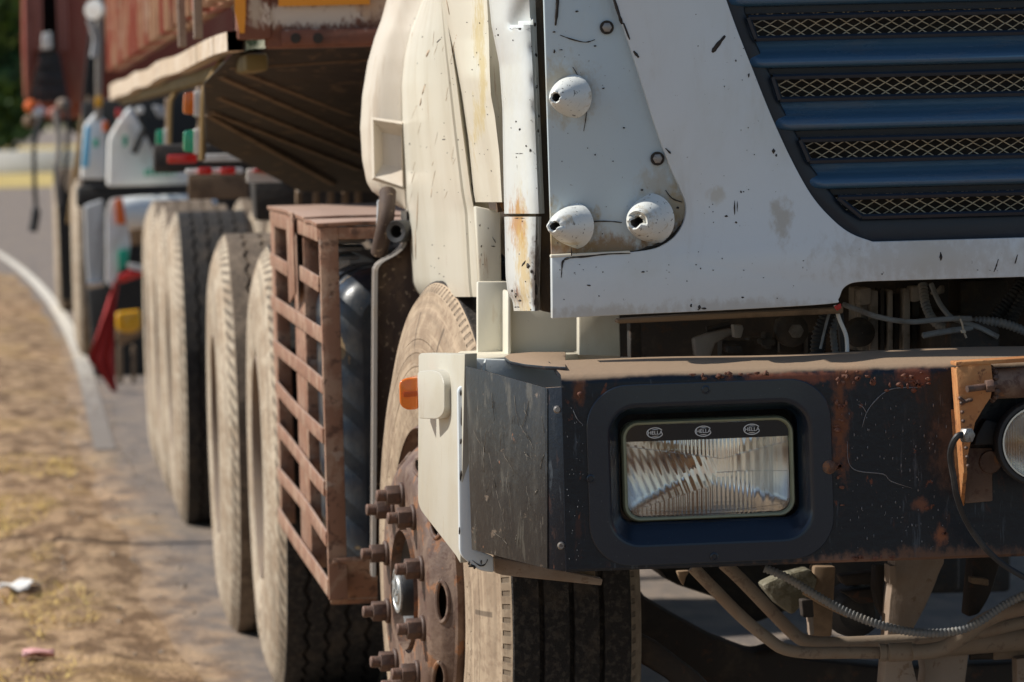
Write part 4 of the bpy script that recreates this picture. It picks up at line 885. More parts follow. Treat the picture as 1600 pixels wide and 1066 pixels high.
# ---- wheels (built with the axle along local X, outward = -X, sidewall plane at x = 0)
def tyre_mesh(rib_edges, depth, zig, tread_m, ng=120, lug=0, rad=.54):
    prof = [(.268, .10, 0), (.272, .03, 0), (.285, .012, 0), (.295, .002, 0), (.33, -.006, 0), (.37, -.010, 0), (.42, -.009, 0), (.455, -.003, 0), (.485, .006, 0), (.505, .014, 0), (.520, rib_edges[0][0] - .016, 0), (rad - .010, rib_edges[0][0] - .008, 0), (rad - .003, rib_edges[0][0] - .002, 1)]
    edges = {}
    for a, b in rib_edges:
        edges[len(prof)] = 1; prof.append((rad, a, 1)); edges[len(prof)] = 1; prof.append((rad, b, 1))
        if b != rib_edges[-1][1]:
            edges[len(prof)] = 1; prof.append((rad - depth, b + .0015, 1)); edges[len(prof)] = 1; prof.append((rad - depth, b + .0085, 1))
    w_ = rib_edges[-1][1]
    prof += [(rad - .003, w_ + .004, 0), (rad - .012, w_ + .010, 0), (.50, w_ + .03, 0), (.44, w_ + .042, 0), (.36, w_ + .04, 0), (.29, w_ + .02, 0), (.27, w_ - .03, 0)]
    first, last = min(edges), max(edges)
    def wob(j, t):
        if j in edges and first < j < last: q = (t * zig / (2 * math.pi)) % 1; return .006 * (abs(q - .5) * 4 - 1) if zig else 0
        return 0
    b = MB(); b.lathe(prof, (0, 0, 0), (1, 0, 0), ng, wob=wob); return b
ribs4 = [(.032, .075), (.085, .126), (.136, .177), (.187, .228)]
ribs5 = [(.036, .078), (.088, .126), (.136, .174), (.184, .222), (.232, .262)]
WC = at(672, 920, 8.4)
WH = D.objects.new('front_wheel', None); COL.objects.link(WH)
WH.location = WC; WH.rotation_euler = (0, 0, math.radians(6.6)); adopt(WH, T)
def wpart(b, name, mats, parent=None, **k):
    o = b.build(name, mats, None, **k); o.parent = parent or WH; return o
wpart(tyre_mesh(ribs4, .013, 0, None, 160), 'tyre', [M_sidef, M_rubber], sharp=30)
# pressed steel disc with oval hand holes
def disc_r(r):
    pts = [(.105, -.034), (.112, -.044), (.20, -.045), (.215, -.041), (.235, -.026), (.252, -.006), (.262, .012), (.270, .018), (.283, .006), (.287, -.010), (.283, -.014)]
    return pts
NA = 160; pr = disc_r(0); hole_c = [(2 * math.pi / 10) * (k + .5) for k in range(0, 10)]
b = MB(); dense = []
for i in range(len(pr) - 1):
    m_ = 6 if i in (3, 4, 5) else 2
    for k in range(m_): t = k / m_; dense.append((pr[i][0] + (pr[i + 1][0] - pr[i][0]) * t, pr[i][1] + (pr[i + 1][1] - pr[i][1]) * t))
dense.append(pr[-1]); Pn = len(dense)
for k in range(NA):
    a = 2 * math.pi * k / NA
    for q in dense: b.v.append(V((q[1], math.sin(a) * q[0], math.cos(a) * q[0])))
holes_ang = [math.radians(x) for x in (-90, -54, -126, -18, -162, 18, 54, 90, 126, 162)]
for k in range(NA):
    am = 2 * math.pi * (k + .5) / NA
    for j in range(Pn - 1):
        rm = (dense[j][0] + dense[j + 1][0]) / 2; cut = False
        for h in holes_ang:
            da = (am - h + math.pi) % (2 * math.pi) - math.pi
            if (da / .145) ** 2 + ((rm - .233) / .0085) ** 2 < 1: cut = True
        if not cut: b.f.append((k * Pn + j, k * Pn + j + 1, ((k + 1) % NA) * Pn + j + 1, ((k + 1) % NA) * Pn + j)); b.m.append(0)
# inner skin, drum behind, so holes look into dark
b.lathe([(.105, -.050), (.105, -.02), (.26, .03), (.27, .02)], (0, 0, 0), (1, 0, 0), 60, 0)
DI = wpart(b, 'wheel_disc', [M_disc_rust], sharp=40)
for h in holes_ang:                                    # rolled rim round each hand hole
    pts = []
    for k in range(25):
        a = 2 * math.pi * k / 24; rr_ = .233 + .0095 * math.sin(a); aa = h + .152 * math.cos(a)
        for i in range(Pn - 1):
            if dense[i][0] <= rr_ <= dense[i + 1][0] and i < Pn - 1: s_ = dense[i][1] + (dense[i + 1][1] - dense[i][1]) * (rr_ - dense[i][0]) / max(1e-6, dense[i + 1][0] - dense[i][0]); break
        pts.append(V((s_ + .001, math.sin(aa) * rr_, math.cos(aa) * rr_)))
    o = MB().tube(pts, .0042, 8, caps=False).build('hand_hole_rim', M_disc_rust, None); o.parent = DI; o.matrix_parent_inverse = Matrix(); 
    o.parent = WH
wpart(MB().lathe([(.22, .12), (.21, .04), (.0, .04)], (0, 0, 0), (1, 0, 0), 40), 'brake_drum', [M_dark])
wpart(MB().lathe([(.104, .02), (.100, -.030), (.088, -.036), (.075, -.02), (.06, -.016), (.055, .0), (.0005, .0)], (0, 0, 0), (1, 0, 0), 40), 'hub', [M_blackrub])
HB = wpart(MB().lathe([(.046, .0), (.046, -.050), (.043, -.056), (.0005, -.056)], (0, 0, 0), (1, 0, 0), 36), 'hub_cap', [M_blackrub], bevel=0)
b = MB(); b.lathe([(.040, -.0565), (.040, -.060), (.035, -.061), (.033, -.059), (.026, -.059), (.024, -.062), (.0005, -.062)], (0, 0, 0), (1, 0, 0), 30)
for k in range(5): a = k * 1.257; b.bar(V((-.0615, math.sin(a) * .008, math.cos(a) * .008)), V((-.0615, math.sin(a + .9) * .022, math.cos(a + .9) * .022)), .006, .005, (1, 0, 0))
wpart(b, 'hub_cap_face', [M_hubsilver])
# ten studs, nuts and washers, each nut turned its own way
nm = None
for k in range(10):
    a = 2 * math.pi * k / 10; c = V((-.045, math.sin(a) * .1675, math.cos(a) * .1675))
    tw = random.Random(k).uniform(0, 1)
    if nm is None:
        b = MB(); b.lathe([(.010, 0), (.0225, 0), (.0225, -.004), (.021, -.006), (.010, -.006)], (0, 0, 0), (1, 0, 0), 24)
        b.prism([V((-.006, .0185 * math.cos(j * math.pi / 3), .0185 * math.sin(j * math.pi / 3))) for j in range(6)], (-.024, 0, 0))
        b.tube([V((-.028, 0, 0))] + [V((-.030 - .0016 * j, 0, 0)) for j in range(10)] + [V((-.047, 0, 0))], [.0105] + [(.0108 if j % 2 else .0098) for j in range(10)] + [.009], 14)
        no = b.build('wheel_nut', M_nut, None, bevel=.0012, sharp=35); nm = no.data
    else: no = D.objects.new('wheel_nut', nm); COL.objects.link(no)
    no.parent = WH; no.location = c; no.rotation_euler = (tw, 0, 0)
# dual rear wheels
def dual_wheel(name, X, Y, parent, label, tm, tread=1):
    e = D.objects.new(name, None); COL.objects.link(e); e.location = (X, Y, .535); adopt(e, parent); lab(e, label)
    for nme, me, mm, off in (('tyre', tm, None, 0), ('inner_tyre', tm, None, .345)):
        o = D.objects.new(nme, me); COL.objects.link(o); o.parent = e; o.location = (off, 0, 0); o.rotation_euler = (random.uniform(0, 3), 0, 0)
    b = MB(); b.lathe([(.272, .03), (.276, .006), (.268, -.004), (.262, .01), (.258, .07), (.245, .12), (.20, .145), (.12, .15), (.115, .08), (.10, .03), (.085, .022), (.0005, .02)], (0, 0, 0), (1, 0, 0), 48)
    o = b.build('rim', M_rimdust, None); o.parent = e
    for k in range(10):
        a = 2 * math.pi * k / 10; n_ = D.objects.new('wheel_nut', nm); COL.objects.link(n_); n_.parent = e; n_.location = (.148, math.sin(a) * .1675, math.cos(a) * .1675)
    return e
b = tyre_mesh(ribs5, .012, 46, None, 184); to = b.build('tyre_pattern', [M_sider, M_rubber], None, sharp=30); TM_drive = to.data; D.objects.remove(to)
b = tyre_mesh(ribs5, .012, 46, None, 184); to = b.build('tyre_pattern', [M_sider, M_treaddust], None, sharp=30); TM_dusty = to.data; D.objects.remove(to)
# shoulder lugs for the dusty tyres
bm = bmesh.new(); bm.from_mesh(TM_dusty)
dual_wheel('drive_wheel', .547, 11.68, T, 'pale dusty drive wheel directly behind the cage', TM_drive)
dual_wheel('drive_wheel', .498, 13.03, T, 'pale dusty second drive wheel with notched tread', TM_dusty)
# ---- engine bay behind the gap over the bumper
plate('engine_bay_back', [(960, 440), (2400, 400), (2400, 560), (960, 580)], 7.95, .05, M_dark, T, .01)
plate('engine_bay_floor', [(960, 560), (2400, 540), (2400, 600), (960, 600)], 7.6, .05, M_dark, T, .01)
plate('lower_cab_rail', rpoly([(965, 499), (1060, 493), (1300, 482), (1318, 478), (1318, 490), (1060, 502), (965, 506)]), 7.22, .04, M_brownbox, T, .003)
plate('side_post', [(984, 500), (1002, 499), (1003, 560), (985, 560)], 7.6, .04, M_dark, T, .003)
plate('bracket_arm', rpoly([(1085, 530), (1110, 521), (1146, 514), (1146, 522), (1118, 536), (1110, 558), (1088, 558)]), 7.55, .04, M_lightmetal, T, .003)
plate('clamp', rpoly([(1146, 508, 2), (1160, 508, 2), (1162, 514), (1158, 528), (1148, 528)]), 7.5, .03, M_lightmetal, T, .003)
rod('link_rod', [(1104, 515, 7.58), (1140, 506, 7.58)], .005, M_dark, T)
for x0, y0, x1, y1, Y in [(1128, 532, 1180, 560, 7.6), (1170, 528, 1215, 556, 7.6), (1196, 520, 1206, 546, 7.54), (1190, 530, 1212, 540, 7.53), (1136, 540, 1160, 552, 7.52), (1218, 500, 1255, 552, 7.7), (1262, 520, 1290, 556, 7.66)]:
    plate('engine_part', rpoly([(x0, y0, 4), (x1, y0, 4), (x1, y1, 4), (x0, y1, 4)], 3), Y, .05, M_dark, T, .004)
c = at(1238, 517, 7.55); MB().lathe([(.0005, .01), (.014, .009), (.020, .004), (.026, 0), (.026, -.03)], c, (0, -1, 0), 28).build('pulley', M_dark, T); bolt_head('pulley_bolt', at(1243, 517, 7.54), .012, .012, M_lightmetal, T)
for x0, x1, y0, m, Y in [(1336, 1350, 450, M_lightmetal, 7.62), (1345, 1358, 452, M_lightmetal, 7.58), (1360, 1372, 455, M_lightmetal, 7.56), (1376, 1382, 452, M_dark, 7.56), (1388, 1395, 454, M_lightmetal, 7.55), (1412, 1422, 452, M_lightmetal, 7.54), (1398, 1410, 460, M_dark, 7.58), (1425, 1436, 470, M_dark, 7.57), (1438, 1450, 500, M_dark, 7.56)]:
    plate('engine_rib', rpoly([(x0, y0, 3), (x1, y0 - 1, 3), (x1, 548), (x0, 548)], 3), Y, .06, m, T, .003)
plate('engine_boss', rpoly([(1342, 452, 6), (1362, 449, 6), (1362, 476, 6), (1342, 478, 6)]), 7.55, .05, M_lightmetal, T, .004)
plate('engine_boss', rpoly([(1424, 448, 6), (1440, 446, 6), (1440, 470, 6), (1424, 473, 6)]), 7.53, .05, M_lightmetal, T, .004)
MB().lathe([(.0005, .012), (.012, .012), (.022, .006), (.024, -.02)], at(1345, 520, 7.55), (0, -1, 0), 24).build('engine_plug', M_dark, T)
plate('battery_box', rpoly([(1500, 440, 6), (1575, 436, 6), (1575, 505, 6), (1500, 505, 6)]), 7.6, .1, M_dark, T, .006)
plate('bay_hook', rpoly([(1455, 456), (1462, 456), (1470, 446), (1476, 446), (1476, 458), (1464, 461), (1456, 461)]), 7.5, .01, M_lightmetal, T, .002)
hose('corrugated_hose', [(1442, 445, 7.40), (1446, 475, 7.38), (1458, 500, 7.36), (1478, 512, 7.34), (1502, 508, 7.32), (1530, 502, 7.31), (1565, 505, 7.30), (1600, 517, 7.30), (1640, 535, 7.3)], .0078, M_hose, T)
hose('corrugated_hose', [(1296, 486, 7.34), (1288, 505, 7.34), (1280, 525, 7.34), (1277, 555, 7.34)], .0125, M_blackrub, T); hose('corrugated_hose', [(1306, 488, 7.36), (1302, 520, 7.36), (1306, 555, 7.36)], .006, M_hose, T)
hose('corrugated_hose', [(1600, 440, 7.45), (1585, 462, 7.44), (1568, 482, 7.44), (1555, 500, 7.44)], .013, M_blackrub, T); hose('corrugated_hose', [(1618, 440, 7.42), (1598, 465, 7.42), (1582, 495, 7.42), (1578, 505, 7.42)], .011, M_blackrub, T)
rod('cable', [(1318, 476, 7.30), (1340, 484, 7.28), (1375, 496, 7.27), (1420, 503, 7.27), (1460, 500, 7.28), (1492, 498, 7.28), (1518, 498, 7.28)], .0042, M_cable, T, 8)
rod('cable', [(1455, 444, 7.36), (1468, 474, 7.34), (1485, 495, 7.31), (1500, 502, 7.3), (1530, 512, 7.3), (1560, 527, 7.29)], .0042, M_cable, T, 8)
rod('cable', [(1440, 525, 7.3), (1465, 520, 7.3), (1492, 516, 7.3), (1520, 512, 7.3)], [.0012] + [.0048] * 22 + [.004, .004], M_cable, T, 8)
rod('cable', [(1305, 478, 7.26), (1312, 500, 7.25), (1322, 525, 7.25), (1324, 552, 7.25)], .0032, M_print, T, 8); rod('cable', [(1310, 478, 7.28), (1314, 510, 7.27), (1318, 550, 7.27)], .006, M_blackrub, T, 8); rod('cable', [(1298, 482, 7.27), (1290, 510, 7.26), (1282, 545, 7.26)], .0022, M_cable, T, 8)
rod('zip_tie', [(1498, 494, 7.28), (1503, 505, 7.275), (1506, 518, 7.28), (1510, 528, 7.28)], .0016, M_rail, T, 6); plate('zip_tie_lock', [(1501, 516), (1508, 515), (1510, 520), (1503, 521)], 7.27, .006, M_rail, T, .001)
plate('red_tag', [(1303, 479), (1314, 474), (1315, 482), (1308, 486)], 7.2, .004, M_red, T, .001)
# ---- rusty lamp bracket on the bumper, driving lamp, wiring
BR = D.objects.new('lamp_bracket', None); COL.objects.link(BR); BR.location = at(1520, 650, 6.95); adopt(BR, T)
MB().prism([at(1486, 574, BY - .003), at(1494, 578, BY - .1), at(1505, 740, BY - .09), at(1500, 792, BY - .003)], (.006, 0, 0)).build('bracket_web', M_orange_rust, BR, .001)
MB().prism(P3([(1494, 574, BY - .1), (1548, 562, BY - .1), (1552, 600, BY - .1), (1548, 622, BY - .1), (1540, 633, BY - .1), (1524, 660, BY - .1), (1506, 740, BY - .1)]), (0, .006, 0)).build('bracket_face', M_orange_rust, BR, .0015)
MB().prism([at(1485, 570, BY - .002), at(1494, 572, BY - .102), at(1600, 566, BY - .102), at(1640, 560, BY - .002)], (0, 0, .006)).build('bracket_cap', M_orange_rust, BR, .001)
MB().tube(P3([(1549, 600, BY - .075), (2420, 560, BY - .075)]), .0225, 24).build('bull_bar_tube', M_disc_rust, BR)
b = MB(); r = random.Random(3)
for k in range(14): a = k / 14 * 6.28; q = at(1549 + r.uniform(-1, 3), 600, BY - .075) + V((r.uniform(-.002, .003), math.cos(a) * .023, math.sin(a) * .023)); b.lathe([(.0005, .005), (.004, .003), (.0055, 0), (.004, -.003), (.0005, -.005)], q, (1, 0, 0), 8)
b.build('weld_bead', M_nut, BR)
b = MB()
for k in range(17):
    t = k / 16; x, y = (1500 + 34 * t, 622 + 12 * t + 3 * math.sin(t * 9)) if k < 9 else (1502 + 1.5 * (k - 9), 630 + (k - 9) * 14); b.lathe([(.0005, .003), (.0022, .002), (.003, 0), (.0005, -.002)], at(x, y, BY - .102), (0, -1, 0), 8)
kind(b.build('weld_seam', M_nut, BR), 'stuff')
rod('stud', [(1511, 608, BY - .125), (1542, 604, BY - .115)], .0052, M_nut, BR, 10, False); bolt_head('stud_nut', at(1540, 604, BY - .118), .010, .012, M_nut, BR, (1, 0, .1))
plate('backing_plate', rpoly([(1508, 700, 2), (1550, 700, 2), (1551, 783, 2), (1507, 787, 2)]), BY - .006, .005, M_disc_rust, BR, .001)
MB().lathe([(.0005, .004), (.016, .004), (.0175, 0)], at(1547, 722, BY - .006), (0, -1, 0), 24).build('bracket_plug', M_disc_rust, BR)
plate('rust_leg', [(1486, 640), (1500, 640), (1507, 790), (1497, 792)], BY - .004, .003, M_orange_rust, BR, .001)
CN = bolt_head('cable_gland', at(1506, 680, BY - .112), .0115, .013, M_steelbolt, BR, (.5, -.86, 0))
rod('gland_cable', [(1508, 680, BY - .12), (1497, 681, BY - .125), (1488, 695, BY - .12), (1485, 715, BY - .11), (1490, 745, BY - .1), (1495, 775, BY - .09), (1508, 810, BY - .07), (1532, 848, BY - .05), (1565, 880, BY - .04), (1610, 907, BY - .04), (1680, 940, BY - .04)], .0048, M_blackrub, BR, 8)
DL = D.objects.new('driving_lamp', None); COL.objects.link(DL); DL.location = at(1622, 692, 6.93); adopt(DL, T)
c = at(1622, 692, 6.93); ax = V((-.03, -1, .02))
MB().lathe([(.03, -.10), (.05, -.085), (.060, -.04), (.064, -.005), (.064, .006), (.061, .010), (.056, .010), (.054, .004)], c, ax, 48).build('housing', M_blackrub, DL)
MB().lathe([(.0555, .0075), (.0545, .0125), (.052, .0125), (.0515, .006)], c, ax, 48).build('chrome_rim', M_chrome, DL)
b = MB(); rows = []
prof = [(.0005, .016)] + [(.0515 * k / 20, .016 - .008 * (k / 20) ** 2) for k in range(1, 21)] + [(.0515, .004), (.0005, .010)]
b.lathe(prof, c, ax, 48); b.build('lamp_glass', M_glass, DL, sharp=60)
b = MB()
for k in range(24):
    x = -.048 + k * .004; hh = math.sqrt(max(0, .0505 ** 2 - x * x)); u_ = V((1, 0, 0)); b.box(c + V((x, -.0025, 0)), (.0012, .001, 2 * hh * .98))
b.build('lens_flutes', M_glass, DL)
MB().lathe([(.0505, .002), (.046, -.016), (.036, -.034), (.022, -.048), (.010, -.052), (.0005, -.052)], c, ax, 48).build('lamp_reflector_bowl', M_mirror, DL)
MB().lathe([(.0005, .0), (.006, -.002), (.008, -.02), (.008, -.05)], c + V((0, .02, 0)), ax, 16).build('lamp_bulb', M_bulb, DL)
plate('lamp_mount', rpoly([(1540, 655, 6), (1562, 662, 4), (1562, 694, 6), (1522, 696, 4), (1526, 680)]), 6.97, .03, M_blackrub, DL, .004)
# ---- under the bumper
rod('air_pipe', [(1082, 886, 7.52), (1120, 925, 7.52), (1160, 965, 7.52), (1200, 998, 7.52), (1225, 1014, 7.52), (1262, 1020, 7.52), (1310, 1020, 7.52), (1385, 1020, 7.52)], .0098, M_tanpipe, T, 14)
rod('air_pipe', [(1130, 880, 7.60), (1160, 908, 7.60), (1205, 955, 7.60), (1240, 990, 7.60), (1262, 1002, 7.60), (1310, 1005, 7.60), (1420, 1000, 7.60), (1520, 990, 7.6), (1640, 965, 7.6), (1900, 930, 7.62), (2200, 915, 7.65)], .0105, M_tanpipe, T, 14)
rod('steering_hose', [(1425, 1020, 7.50), (1470, 1014, 7.50), (1500, 998, 7.49), (1530, 975, 7.48), (1560, 960, 7.47), (1600, 950, 7.46), (1660, 940, 7.46), (1900, 905, 7.5), (2200, 890, 7.55)], .0125, M_tanpipe, T, 14)
MB().lathe([(.010, 0), (.0145, 0), (.0145, .010), (.013, .011), (.013, .014), (.0155, .015), (.0155, .052), (.0135, .054), (.0135, .058)], at(1374, 1020, 7.51), (1, 0, -.0), 24).build('hose_ferrule', M_tanpipe, T)
rod('drag_link', [(1400, 1012, 7.7), (2250, 950, 7.7)], .02, M_tanpipe, T, 16, False)
hose('corrugated_hose', [(1195, 888, 7.45), (1230, 903, 7.44), (1275, 930, 7.43), (1320, 955, 7.42), (1370, 975, 7.41), (1430, 988, 7.40), (1490, 987, 7.40), (1530, 972, 7.40), (1570, 945, 7.40), (1620, 920, 7.4)], .0072, M_hose, T)
rod('cable', [(1255, 925, 7.44), (1290, 945, 7.43), (1325, 962, 7.43)], .004, M_brownbox, T, 8)
plate('spring_hanger', sp2([(1398, 872), (1472, 868), (1466, 900), (1450, 940), (1432, 975), (1420, 1000), (1428, 1045), (1440, 1090)], 4) + [(1378, 1095), (1384, 1020), (1390, 940)], 7.66, .06, M_hanger, T, .006)
plate('hanger_tab', [(1390, 884), (1400, 884), (1401, 912), (1390, 913)], 7.60, .05, M_hanger, T, .002)
plate('hanger_foot', rpoly([(1440, 1010), (1515, 1015), (1505, 1095), (1440, 1095), (1446, 1050)]), 7.72, .06, M_hanger, T, .004)
plate('spring_hanger', sp2([(1520, 872), (1562, 868), (1556, 905), (1545, 935), (1530, 960)], 4) + [(1512, 965), (1515, 930)], 7.78, .06, M_dirtysteel, T, .005)
plate('hanger_pin', rpoly([(1518, 902, 3), (1545, 905, 3), (1545, 916, 3), (1518, 912, 3)]), 7.74, .03, M_brownbox, T, .003)
plate('cross_bracket', rpoly([(1272, 885), (1306, 885), (1300, 995), (1268, 995)]), 7.70, .05, M_brownbox, T, .004)
plate('caliper_housing', rpoly([(1190, 915), (1220, 900), (1265, 888), (1278, 905), (1270, 935), (1252, 948), (1238, 962), (1215, 945)]), 7.68, .06, mat('dusty_casting', (.17, .155, .11), .85, layers=[('n', (30, 30, 30), .45, .6, (.10, .085, .05), .8), ('n', (10, 10, 10), .5, .7, (.36, .33, .27), .6)], bump=.006, bscale=60), T, .006)
plate('pipe_clip', rpoly([(1252, 938, 3), (1270, 936, 3), (1272, 965, 3), (1255, 965, 3)]), 7.62, .03, M_dirtysteel, T, .003)
plate('cross_strip', [(1262, 960), (1270, 958), (1272, 990), (1266, 996)], 7.64, .02, M_hanger, T, .001)
plate('suspension_arm', rpoly([(1312, 900), (1380, 892), (1380, 912), (1320, 916)]), 7.8, .05, M_dirtysteel, T, .005); plate('suspension_arm', rpoly([(1315, 925), (1378, 918), (1382, 940), (1345, 945)]), 7.8, .05, M_dirtysteel, T, .005)
MB().lathe([(.0005, .03), (.03, .028), (.042, .015), (.046, -.04)], at(1335, 955, 7.86), (0, -1, 0), 24).build('air_bellow', M_blackrub, T)
plate('link_bracket', rpoly([(1368, 884), (1386, 884), (1380, 920), (1388, 955), (1384, 968), (1372, 950), (1366, 920)]), 7.74, .04, M_dirtysteel, T, .003)
plate('stay', [(1552, 1018), (1640, 1012), (1640, 1026), (1552, 1032)], 7.75, .04, M_tanpipe, T, .003); plate('stay', [(1588, 1030), (1620, 1025), (1625, 1095), (1590, 1095)], 7.7, .04, M_hanger, T, .003)
rod('stay_rod', [(1515, 1024, 7.76), (1590, 1022, 7.76)], .008, M_dirtysteel, T, 10, False)
# front axle beam
plate('axle_beam', [(985, 902), (1010, 935), (1060, 965), (1120, 998), (1165, 1015), (1185, 1022), (1230, 1010), (1260, 1030), (1400, 1045), (2300, 1000), (2300, 1110), (1200, 1110), (1100, 1095), (1000, 1020), (985, 1000)], 8.30, .12, M_dirtysteel, T, .012)
plate('steering_arm', [(990, 985), (1030, 1005), (1090, 1050), (1130, 1090), (1100, 1110), (1040, 1060), (990, 1030)], 8.0, .06, M_dirtysteel, T, .01)
plate('spring_pack', [(1020, 880), (1300, 870), (1300, 935), (1230, 955), (1180, 975), (1150, 950), (1120, 935), (1090, 925), (1060, 915), (1040, 905)], 8.6, .3, M_dark, T, .01)
plate('grease_tuft', [(1058, 893), (1078, 892), (1072, 902), (1068, 916), (1062, 905)], 7.7, .02, M_brownbox, T, .002)
for x0, x1, Y in ((1140, 1200, 9.5), (1200, 1280, 10.2)):
    plate('chassis_cross_member', [(x0, 870), (x1 + 300, 860), (x1 + 300, 925), (x0, 935)], Y, .1, M_dark, T, .01)
MB().box((1.45, 11.0, .92), (.08, 7.4, .24)).build('chassis_rail', M_dirtysteel, T, .01); MB().box((2.30, 11.0, .92), (.08, 7.4, .24)).build('chassis_rail', M_dirtysteel, T, .01)
MB().box((1.87, 8.6, 1.0), (.7, 1.2, .5)).build('engine_dark_blocker', M_dark, T, .05)  # dark box added to block light leaks around the engine
b = MB(); b.tube([V((.75, 11.68, .535)), V((3.0, 11.68, .535))], .09, 16); b.build('drive_axle', M_dirtysteel, T); b = MB(); b.tube([V((.75, 13.03, .535)), V((3.0, 13.03, .535))], .09, 16); b.build('drive_axle', M_dirtysteel, T)
# ---- mud flap and pipes behind the front wheel
FP = [(628, 330), (629, 370), (626, 385), (612, 398), (594, 408), (585, 418), (583, 440), (582, 600), (580, 900)]
lip = [at(x, y, 9.02) for x, y in sp2(FP, 4)]
b = MB(); b.grid([[p + V((0, -.02, 0)), p + V((.007, -.022, 0)), p + V((.009, .06, 0)), p + V((.002, .06, 0)), p + V((0, -.02, 0))] for p in lip]); b.build('mud_guard_lip', M_lip, T, sharp=60)
plate('mud_guard', sp2(FP, 4)[6:] + [(720, 900), (720, 330), (634, 330)], 9.03, .02, M_flap, T, .003)
rod('breather_hose', [(606, 300, 9.05), (604, 330, 9.02), (600, 360, 9.02), (592, 395, 9.05)], .016, M_flap, T, 14)
MB().lathe([(.012, .0), (.020, .002), (.022, -.004), (.020, -.05), (.014, -.05), (.012, .0)], at(619, 362, 8.96), (-.5, -.86, 0), 20).build('pipe_end', M_blackrub, T)
plate('guard_stay', rpoly([(590, 312), (604, 312), (610, 350), (600, 392), (588, 380)]), 9.06, .02, M_fargrey, T, .004)
# ---- cage with tank
CX = .560
CG = D.objects.new('tank_cage', None); COL.objects.link(CG); CG.location = (CX, 9.1, .5); adopt(CG, T)
def cpt(px, py, dx=0): return atx(px, py, CX) + V((dx, 0, 0))
nearY = cpt(503, 600).y; farY = cpt(426, 500).y
zs = [cpt(503, y).z for y in (367, 446, 523, 600, 676, 752, 829, 908)]
zmid = [zs[0] + (zs[-1] - zs[0]) * k / 7 for k in range(8)]
r = random.Random(8)
for k, z in enumerate(zmid):
    h = .030 if 0 < k < 7 else .034
    if k == 1:                                          # second slat is cut through
        MB().bar(V((CX, nearY, z)), V((CX, nearY + .62, z + .004)), h, .005).build('cage_slat', M_rustbar, CG, .001); MB().bar(V((CX, nearY + 1.1, z - .004)), V((CX, farY, z)), h, .005).build('cage_slat', M_rustbar, CG, .001)
    else:
        b = MB(); rows = []
        for i in range(13): t = i / 12; y = nearY + (farY - nearY) * t; dx = .003 * math.sin(t * 3.1 + k) * (0 < k < 7); dz = .002 * math.sin(t * 5 + k * 2); rows.append([V((CX + dx, y, z + dz - h / 2)), V((CX + dx, y, z + dz + h / 2))])
        b.grid(rows, (.005, 0, 0)); b.build('cage_slat', M_rustbar, CG, .0008)
H0, H1 = zmid[-1] - .02, zmid[0] + .012
def post(px0, px1, name='cage_post', dpt=.012, z0=H0, z1=H1, dx=.004):
    y0 = atx(px1, 600, CX).y; y1 = atx(px0, 600, CX).y; MB().box((CX + dx + .02, (y0 + y1) / 2, (z0 + z1) / 2), (.032, y1 - y0, z1 - z0)).build(name, M_rustbar, CG, .002)
MB().box((CX + .020, nearY - .002, (H0 + H1) / 2), (.036, .030, H1 - H0)).build('cage_post', M_rustbar, CG, .002)
post(424, 429); post(457, 472, 'cage_post', dx=.006)
MB().bar(V((CX - .008, nearY + .82, H1 + .002)), V((CX - .008, nearY + .80, H1 - .165)), .24, .004, (0, 1, 0)).build('hanging_strap', M_rustbar, CG, .001)
zt = H1
for y0, y1, dz in ((nearY - .02, nearY + .40, .0), (nearY + .415, farY + .03, .004)):
    b = MB(); rows = []
    for i in range(9): x = CX - .004 + .62 * i / 8; rows.append([V((x, y0, zt + dz + .002 * math.sin(i * 1.3))), V((x, (y0 + y1) / 2, zt + dz + .004 * math.sin(i * .9 + 1))), V((x, y1, zt + dz))])
    b.grid(rows, (0, 0, .008)); b.build('cage_top_board', M_rustbar, CG, .0015)
MB().box((CX + .32, nearY, zt - .013), (.60, .03, .024)).build('cage_front_rail', M_rustbar, CG, .002)
MB().prism(P3([(520, 872, nearY - .02), (590, 866, nearY - .02), (590, 935, nearY + .05), (516, 938, nearY + .05)]), (0, .0, -.01)).build('cage_floor', M_rustbar, CG, .002)
plate('cage_toe', [(516, 905), (590, 868), (590, 935), (518, 937)], nearY + .04, .006, M_hanger, CG, .001)
# tank: rounded shoulders, two pressed ribs over the top
TK = D.objects.new('side_tank', None); COL.objects.link(TK); TK.location = at(560, 870, 9.5); adopt(TK, T)
tz0, tz1 = at(550, 872, 9.55).z, at(560, 420, 9.55).z; tx0 = at(516, 600, 9.55).x
def tank_sec(g): 
    R1 = .10; w2 = .56; pts = []
    for k in range(11): a = math.pi - k / 10 * math.pi / 2; pts.append((tx0 - g + R1 + g + (R1 + g) * math.cos(a), tz1 - R1 + (R1 + g) * math.sin(a)))
    for k in range(11): a = math.pi / 2 - k / 10 * math.pi / 2; pts.append((tx0 + w2 - R1 + (R1 + g) * math.cos(a), tz1 - R1 + (R1 + g) * math.sin(a)))
    pts += [(tx0 + w2 + g, tz0), (tx0 - g, tz0)]; return pts
b = MB(); secs = [(9.30, -.06), (9.305, -.035), (9.32, -.015), (9.345, -.003), (9.38, 0), (9.44, 0), (9.45, -.012), (9.47, -.012), (9.48, 0), (9.62, 0), (9.63, -.012), (9.65, -.012), (9.66, 0), (9.80, 0)]
rows = []
secs = [(y + .16, g) for y, g in secs]
for y, g in secs: s_ = tank_sec(g); rows.append([V((x, y, z)) for x, z in s_ + [s_[0]]])
b.grid(rows); b.add(rows[0][:-1], [tuple(range(len(rows[0]) - 1))]); b.build('tank_shell', M_tank, TK, sharp=35)
MB().box((.98, 10.5, .80), (.5, .9, .56)).build('dark_cage_backing', M_dark, T, .02)  # dark box added behind the cage so its inside reads black
